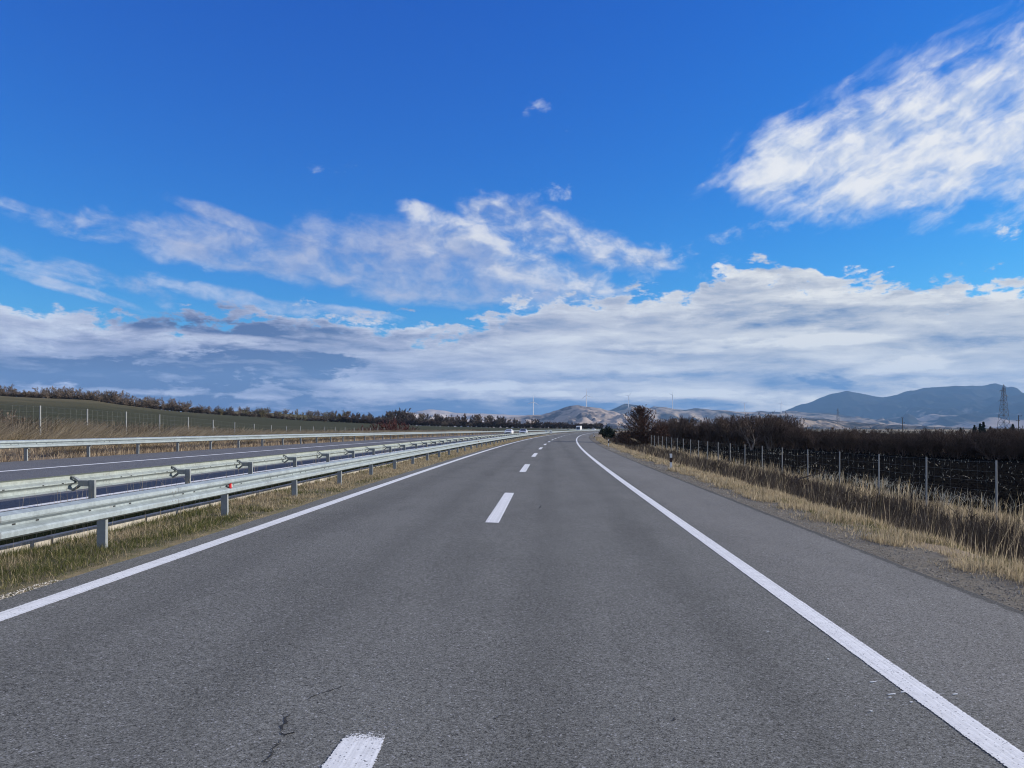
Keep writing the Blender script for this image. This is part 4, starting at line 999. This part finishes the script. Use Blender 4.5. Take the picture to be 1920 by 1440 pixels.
low_bush('low brown bush at the right foot of the big tree, by the fence', 1233, 106, 3.9, 8, M['leaf_brown'], M['twig_dark'], 3200, 0.12, 0.08, 413)
low_bush('leafless dark bush in the ditch left of the fallen branch', 1405, 40, 1.15, 8, M['leaf_brown'], M['twig_dark'], 0, 0, 0, 414)
low_bush('leafless dark bush in the ditch right beside the fallen branch', 1500, 33, 1.1, 8, M['leaf_brown'], M['twig_dark'], 0, 0, 0, 415)
prot = [one_mesh_plant('scrub', 240 + i, M['weed'], wide=1.3, height=1.2, stems=9, spread=0.6, levels=2, kids=(8, 5), ratio=0.5, up=0.05, twig=0.005, trunk_r=0.014) for i in range(3)]
spots = []
for y in (13.5, 15.2, 16.5, 18.4, 20, 21.5, 24, 26, 28, 31, 34, 38, 43, 47, 52, 58, 64, 70, 78):
    spots.append((random.uniform(8.9, 11.6), y, random.uniform(0.75, 1.25), random.randrange(3), 1.0))
plant_copies(prot, spots, lambda i, s, y: 'brown leafless scrub growing in the ditch before the wire fence', 'bush', 'scrub in the roadside ditch')
# fallen branches by the fence
for lab, u0, v0, u1, Yb, seed in (('dead fallen branch lying across the fence line over the dry grass', 1470, 0, 1, 34.5, 5), ('smaller dead branch lying in the weeds below the fallen branch', 1435, 0, 1, 37.5, 6)):
    root = empty('fallen_branch', P(at_u(u0, Yb), Yb, 0.15)); tag(root, lab, 'branch')
    rd = random.Random(seed); m_ = MB(); L = 2.4 if seed == 5 else 1.7
    pts_ = [(L * t_ - 0.3, 0.3 * t_, 0.15 + (0.75 if seed == 5 else 0.3) * t_ ** .8 + rd.uniform(-.04, .04)) for t_ in np.linspace(0, 1, 7)]
    m_.tube(pts_, np.linspace(0.045, 0.015, 7), 6)
    for k in range(9):
        i = rd.randrange(2, 7); a = np.array(pts_[i]); d = np.array([rd.uniform(-.1, .9), rd.uniform(-.5, .5), rd.uniform(-.15, .5)])
        m_.tube([a, a + d * .5 + [0, 0, .04], a + d], [0.016, 0.011, 0.005], 5)
    m_.build('branch_wood', M['bark'], root)
# conifers behind the thicket
def conifer(label, u, y, base_v, top_v, seed):
    hgt = (base_v - top_v) / F * y + 1.5; rd = random.Random(seed); X = (u - VU) / F * y
    root = empty('conifer', (X, y, EYE + (VV - top_v) / F * y - hgt)); tag(root, label, 'conifer')
    m_ = MB(); m_.tube([(0, 0, 0), (0, 0, hgt)], [0.02 * hgt, 0.01], 6); m_.build('trunk', M['bark'], root)
    a0, a1 = [], []
    for i in range(30):
        f = 0.06 + 0.92 * i / 30; z = hgt * f; rr = hgt * 0.24 * (1 - f) ** 0.85 + 0.08
        for k in range(9):
            az = rd.random() * 6.28; r2 = rr * rd.uniform(.7, 1.15); a0.append((0, 0, z)); a1.append((math.cos(az) * r2, math.sin(az) * r2, z - r2 * 0.3 + rd.uniform(-.05, .05)))
    a0, a1 = np.array(a0), np.array(a1)
    def shp(n, r_):
        i = r_.integers(0, len(a0), n); t = r_.random((n, 1)) ** 0.6; return a0[i] + (a1[i] - a0[i]) * t + r_.normal(0, 0.03 * hgt / 5, (n, 3))
    leafy(root, 5200, shp, 0.028 * hgt, M['needle'], 'crown', seed)
conifer('tallest of three dark conifers left of the pylon', 1844, 210, 815, 790, 1)
conifer('pointed conifer in front of the other two left of the pylon', 1838, 204, 815, 793, 2)
conifer('slender conifer leftmost of the three left of the pylon', 1827, 208, 815, 796, 3)
conifer('short conifer right of the three, below the pylon', 1857, 206, 813, 799, 4)
conifer('lone conifer right of the pylon foot', 1899, 215, 813, 794, 5)
conifer('small round-topped conifer at the left end of the conifer clump', 1801, 214, 812, 801, 6)

# ------------------------------------------------------------------ poles and pylons
def pylon(label, u, y, base_v, top_v):
    hgt = (base_v - top_v) / F * y; root = empty('pylon', ((u - VU) / F * y, y, EYE + (VV - base_v) / F * y), 0.35); tag(root, label, 'pylon')
    w = lambda z: 0.085 * hgt * (1 - z / hgt) ** 1.0 * 0.9 + 0.016 * hgt * (z / hgt < 0.98) + 0.002
    r = 0.0042 * hgt; m_ = MB(); zs = [hgt * q for q in (0, .17, .32, .45, .56, .65, .73, .8, .87, .93, 1.0)]
    cor = [(-1, -1), (1, -1), (1, 1), (-1, 1)]
    for a, b in zip(zs[:-1], zs[1:]):
        for i in range(4):
            (x0, y0), (x1, y1) = cor[i], cor[(i + 1) % 4]
            m_.tube([(x0 * w(a), y0 * w(a), a), (x0 * w(b), y0 * w(b), b)], r, 4)
            m_.tube([(x0 * w(a), y0 * w(a), a), (x1 * w(b), y1 * w(b), b)], r * .6, 4); m_.tube([(x1 * w(a), y1 * w(a), a), (x0 * w(b), y0 * w(b), b)], r * .6, 4)
            m_.tube([(x0 * w(b), y0 * w(b), b), (x1 * w(b), y1 * w(b), b)], r * .6, 4)
    m_.build('lattice_tower', M['pylon'], root)
    for z, x in ((.86, -.115), (.75, .125), (.65, -.145)):
        m_ = MB(); z *= hgt; x *= hgt
        for yy_ in (-1, 1): m_.tube([(0, yy_ * w(z), z), (x, 0, z + .004 * hgt)], r * .8, 4)
        m_.tube([(0, 0, z + .035 * hgt), (x, 0, z + .004 * hgt)], r * .8, 4); m_.tube([(0, 0, z), (-x * 0.45, 0, z)], r * .8, 4)
        a = m_.build('crossarm', M['pylon'], root)
        m_ = MB(); m_.tube([(x, 0, z), (x, 0, z - .035 * hgt)], r * .9, 4); m_.build('insulator', M['pylon'], a)
pylon('large lattice pylon with three crossarms in front of the blue mountain', 1882, 620, 806, 721)
pylon('small distant lattice pylon at the foot of the mountain', 1571, 1900, 797, 765)
def pole(label, u, y, base_v, top_v, arms):
    hgt = (base_v - top_v) / F * y; root = empty('utility_pole', ((u - VU) / F * y, y, EYE + (VV - base_v) / F * y)); tag(root, label, 'utility pole')
    m_ = MB(); m_.tube([(0, 0, 0), (0, 0, hgt)], [0.17, 0.12], 8); m_.build('shaft', M['wood'], root)
    for z, x0, x1 in arms:
        m_ = MB(); m_.box(((x0 + x1) / 2, -0.16, hgt * z), (abs(x1 - x0), 0.12, 0.14)); a = m_.build('crossarm', M['wood'], root)
        m_ = MB()
        for x in (x0, x1): m_.tube([(x, -.16, hgt * z), (x, -.16, hgt * z + .3)], .06, 6)
        m_.build('insulators', M['wood'], a)
pole('thin wooden utility pole standing alone above the thicket', 1692, 330, 814, 783, ((.98, -.6, .3), (.68, -.1, .9)))
pole('wooden utility pole with two short arms near the right edge of the picture', 1910, 260, 812, 779, ((.97, -.2, 1.0), (.70, -1.0, .3)))

# ------------------------------------------------------------------ hills and mountains
def range_mesh(name, crest_pts, Yf, Yc, Yb, material, amp, wl, seed, cols=420, rows=56, ridge=0.5, prof=1.25):
    cp = np.array(crest_pts, float); us = np.linspace(cp[0, 0], cp[-1, 0], cols); vs = np.interp(us, cp[:, 0], cp[:, 1])
    k = np.array([1, 2, 3, 2, 1.]) / 9; vs[1:-1] = np.convolve(vs, np.array([1, 2, 1]) / 4, 'valid')
    zc = EYE + (VV - vs) / F * Yc; tt = np.concatenate([np.linspace(0, 1, rows), np.linspace(1, 2, 14)[1:]])
    v = np.zeros((cols, len(tt), 3))
    for j, t in enumerate(tt):
        Yv = Yf + (Yc - Yf) * t if t <= 1 else Yc + (Yb - Yc) * (t - 1)
        X = (us - VU) / F * (Yv * 0.35 + Yc * 0.65); p = t ** prof if t <= 1 else 1 - (t - 1) ** 1.4
        n = fbm(X / wl, np.full(cols, Yv / wl * 0.55), 5, seed, 0.52); rg = 1 - np.abs(2 * fbm(X / wl * 0.8, np.full(cols, Yv / wl * 0.3), 4, seed + 9) - 1) * 1.6
        env = max(0.0, 1 - abs(t - 0.5) * 1.75) if t <= 1 else 0
        h = (zc + 25) * p * (1 + (n - 0.5) * 0.25 * (env > 0)) + amp * env * ((n - 0.5) * 1.6 * (1 - ridge) + (rg - 0.78) * ridge) * np.clip((zc + 20) / (zc.max() + 20), 0.2, 1)
        sm = fbm(X / wl * 5, np.full(cols, Yv / wl * 5), 3, seed + 20) - 0.5
        h = h + amp * 0.30 * sm * (0.3 + env) * (0.25 if abs(t - 1) < 0.02 else 1)
        if t < 0.99: h = np.minimum(h, 25 + (zc * Yv / Yc) * (0.90 + 0.08 * t) - 2)      # spurs stay below the summit line
        v[:, j] = np.c_[X * 1.0, np.full(cols, Yv), h - 25]
    # the crest itself sits exactly on its silhouette
    n = len(tt); a = np.arange((cols - 1) * n).reshape(cols - 1, n)[:, :-1].ravel()
    f = np.c_[a, a + n, a + n + 1, a + 1]
    # direction-true crest
    Xc = (us - VU) / F * Yc; v[:, rows - 1, 0] = Xc
    o = mk(name, v.reshape(-1, 3), [f], material, smooth=True); o['kind'] = 'structure'; return o
range_mesh('far_hill', [(560, 806), (680, 790), (767, 774), (783, 768.5), (810, 766), (833, 768), (847, 772.5), (887, 777), (927, 779), (1000, 781), (1080, 790), (1180, 806)], 6500, 9000, 11000, M['hill_pale'], 230, 700, 3)
range_mesh('turbine_hill', [(820, 808), (900, 793), (955, 783), (980, 780), (1015, 778), (1040, 772.5), (1063, 767.5), (1082, 764), (1100, 764.5), (1122, 766), (1140, 770), (1152, 771.5), (1170, 777), (1200, 784), (1250, 790), (1330, 797), (1420, 808)], 4200, 6200, 8000, M['hill_dry'], 260, 380, 14, ridge=0.7, rows=80)
range_mesh('middle_hills', [(1000, 808), (1100, 784), (1149, 770.5), (1173, 760), (1204, 761), (1219, 764), (1228, 760), (1246, 762), (1275, 766), (1304, 765.5), (1331, 767.7), (1360, 770), (1412, 774), (1425, 772), (1446, 771.5), (1490, 770), (1560, 776), (1680, 792), (1780, 808)], 6600, 9500, 12000, M['hill_mixed'], 330, 800, 25, ridge=0.6)
range_mesh('mountain', [(1330, 808), (1400, 790), (1446, 778), (1480, 768), (1503, 758), (1521, 755), (1549, 743.5), (1565, 735.5), (1588, 732), (1604, 735.5), (1627, 739.6), (1656, 745), (1675, 741), (1718, 728.6), (1755, 724), (1778, 723.6), (1812, 719.5), (1833, 720), (1850, 721.5), (1862, 718), (1876, 713.5), (1890, 718.5), (1920, 732), (1990, 742), (2080, 735), (2180, 748), (2300, 770), (2400, 790)], 8200, 14000, 17000, M['hill_forest'], 1050, 1900, 37, ridge=0.65, prof=1.5, cols=900)
range_mesh('low_hill', [(1330, 806), (1400, 783), (1480, 781), (1540, 784), (1600, 790), (1660, 796), (1760, 801), (1850, 806)], 3600, 5000, 6200, M['hill_mixed'], 110, 300, 44)

# ------------------------------------------------------------------ wind turbines
def turbine(label, u, hub_v, y, base_v, angles, hub=100.0, yaw=0.2):
    x = (u - VU) / F * y; zb = EYE + (VV - base_v) / F * y; zh = EYE + (VV - hub_v) / F * y; k = (zh - zb) / hub
    root = empty('wind_turbine', (x, y, zb - 6), yaw); tag(root, label, 'wind turbine'); h = zh - zb + 6
    m_ = MB(); m_.tube([(0, 0, 0), (0, 0, h)], [4.6, 3.4], 12); m_.build('tower', M['turbine'], root)
    m_ = MB(); m_.box((0, 2.0, h + .6), (6.0, 13, 6.0)); m_.build('nacelle', M['turbine'], root)
    m_ = MB(); m_.tube([(0, -3.5, h + .6), (0, -6.2, h + .6), (0, -7.6, h + .6)], [2.0, 1.7, .4], 10); hb = m_.build('hub', M['turbine'], root)
    for a in angles:
        a = R(a); L = 54.0; ca, sa = math.sin(a), math.cos(a); sec = []
        for t_, c_ in ((0, 3.4), (.08, 3.6), (.2, 5.6), (.5, 4.2), (.8, 3.0), (1, 1.2)):
            ctr = np.array([ca * L * t_, -5.2, h + .6 + sa * L * t_]); per = np.array([sa, 0, -ca])
            th_ = max(0.25, c_ * .18)
            sec.append([ctr - per * c_ * .35, ctr + np.array([0, -th_, 0]), ctr + per * c_ * .65, ctr + np.array([0, th_, 0])])
        v = np.array(sec).reshape(-1, 3); f = [[i * 4 + q, i * 4 + (q + 1) % 4, (i + 1) * 4 + (q + 1) % 4, (i + 1) * 4 + q] for i in range(5) for q in range(4)] + [[20, 21, 22, 23]]
        m2 = MB(); m2.add(v, f); m2.build('blade', M['turbine'], root)
turbine('leftmost wind turbine, on the low end of the dry hill', 1000, 754, 6300, 779, (-3, -110, 118))
turbine('wind turbine on the very top of the dry hill', 1099.5, 741, 6250, 766, (-3, -128, 112))
turbine('wind turbine above the tip of the big brown tree, blades spread in a Y', 1178.5, 742.5, 8900, 764, (38, -78, 160))
turbine('wind turbine on the middle hill, right of the big brown tree', 1261, 741.5, 9350, 766, (2, 178, -62), hub=110)
turbine('faintest wind turbine, behind the thicket left of the mountain slope', 1396, 757, 9600, 776, (-70, 50, 170))
turbine('rightmost wind turbine, at the foot of the mountain slope', 1464.5, 757, 9400, 774, (8, -95, 128))

# ------------------------------------------------------------------ haze
hz = MB(); hz.box((0, 0, 640), (37200, 37200, 1340)); ho = hz.build('haze', mat('haze_air')); ho['kind'] = 'stuff'
hm = ho.data.materials[0]; ht = hm.node_tree; ht.nodes.clear()
vo = ht.nodes.new('ShaderNodeVolumePrincipled'); vo.inputs['Color'].default_value = (0.30, 0.58, 1.0, 1); vo.inputs['Density'].default_value = 4.4e-5; vo.inputs['Anisotropy'].default_value = 0.0
oo = ht.nodes.new('ShaderNodeOutputMaterial'); ht.links.new(vo.outputs[0], oo.inputs['Volume'])
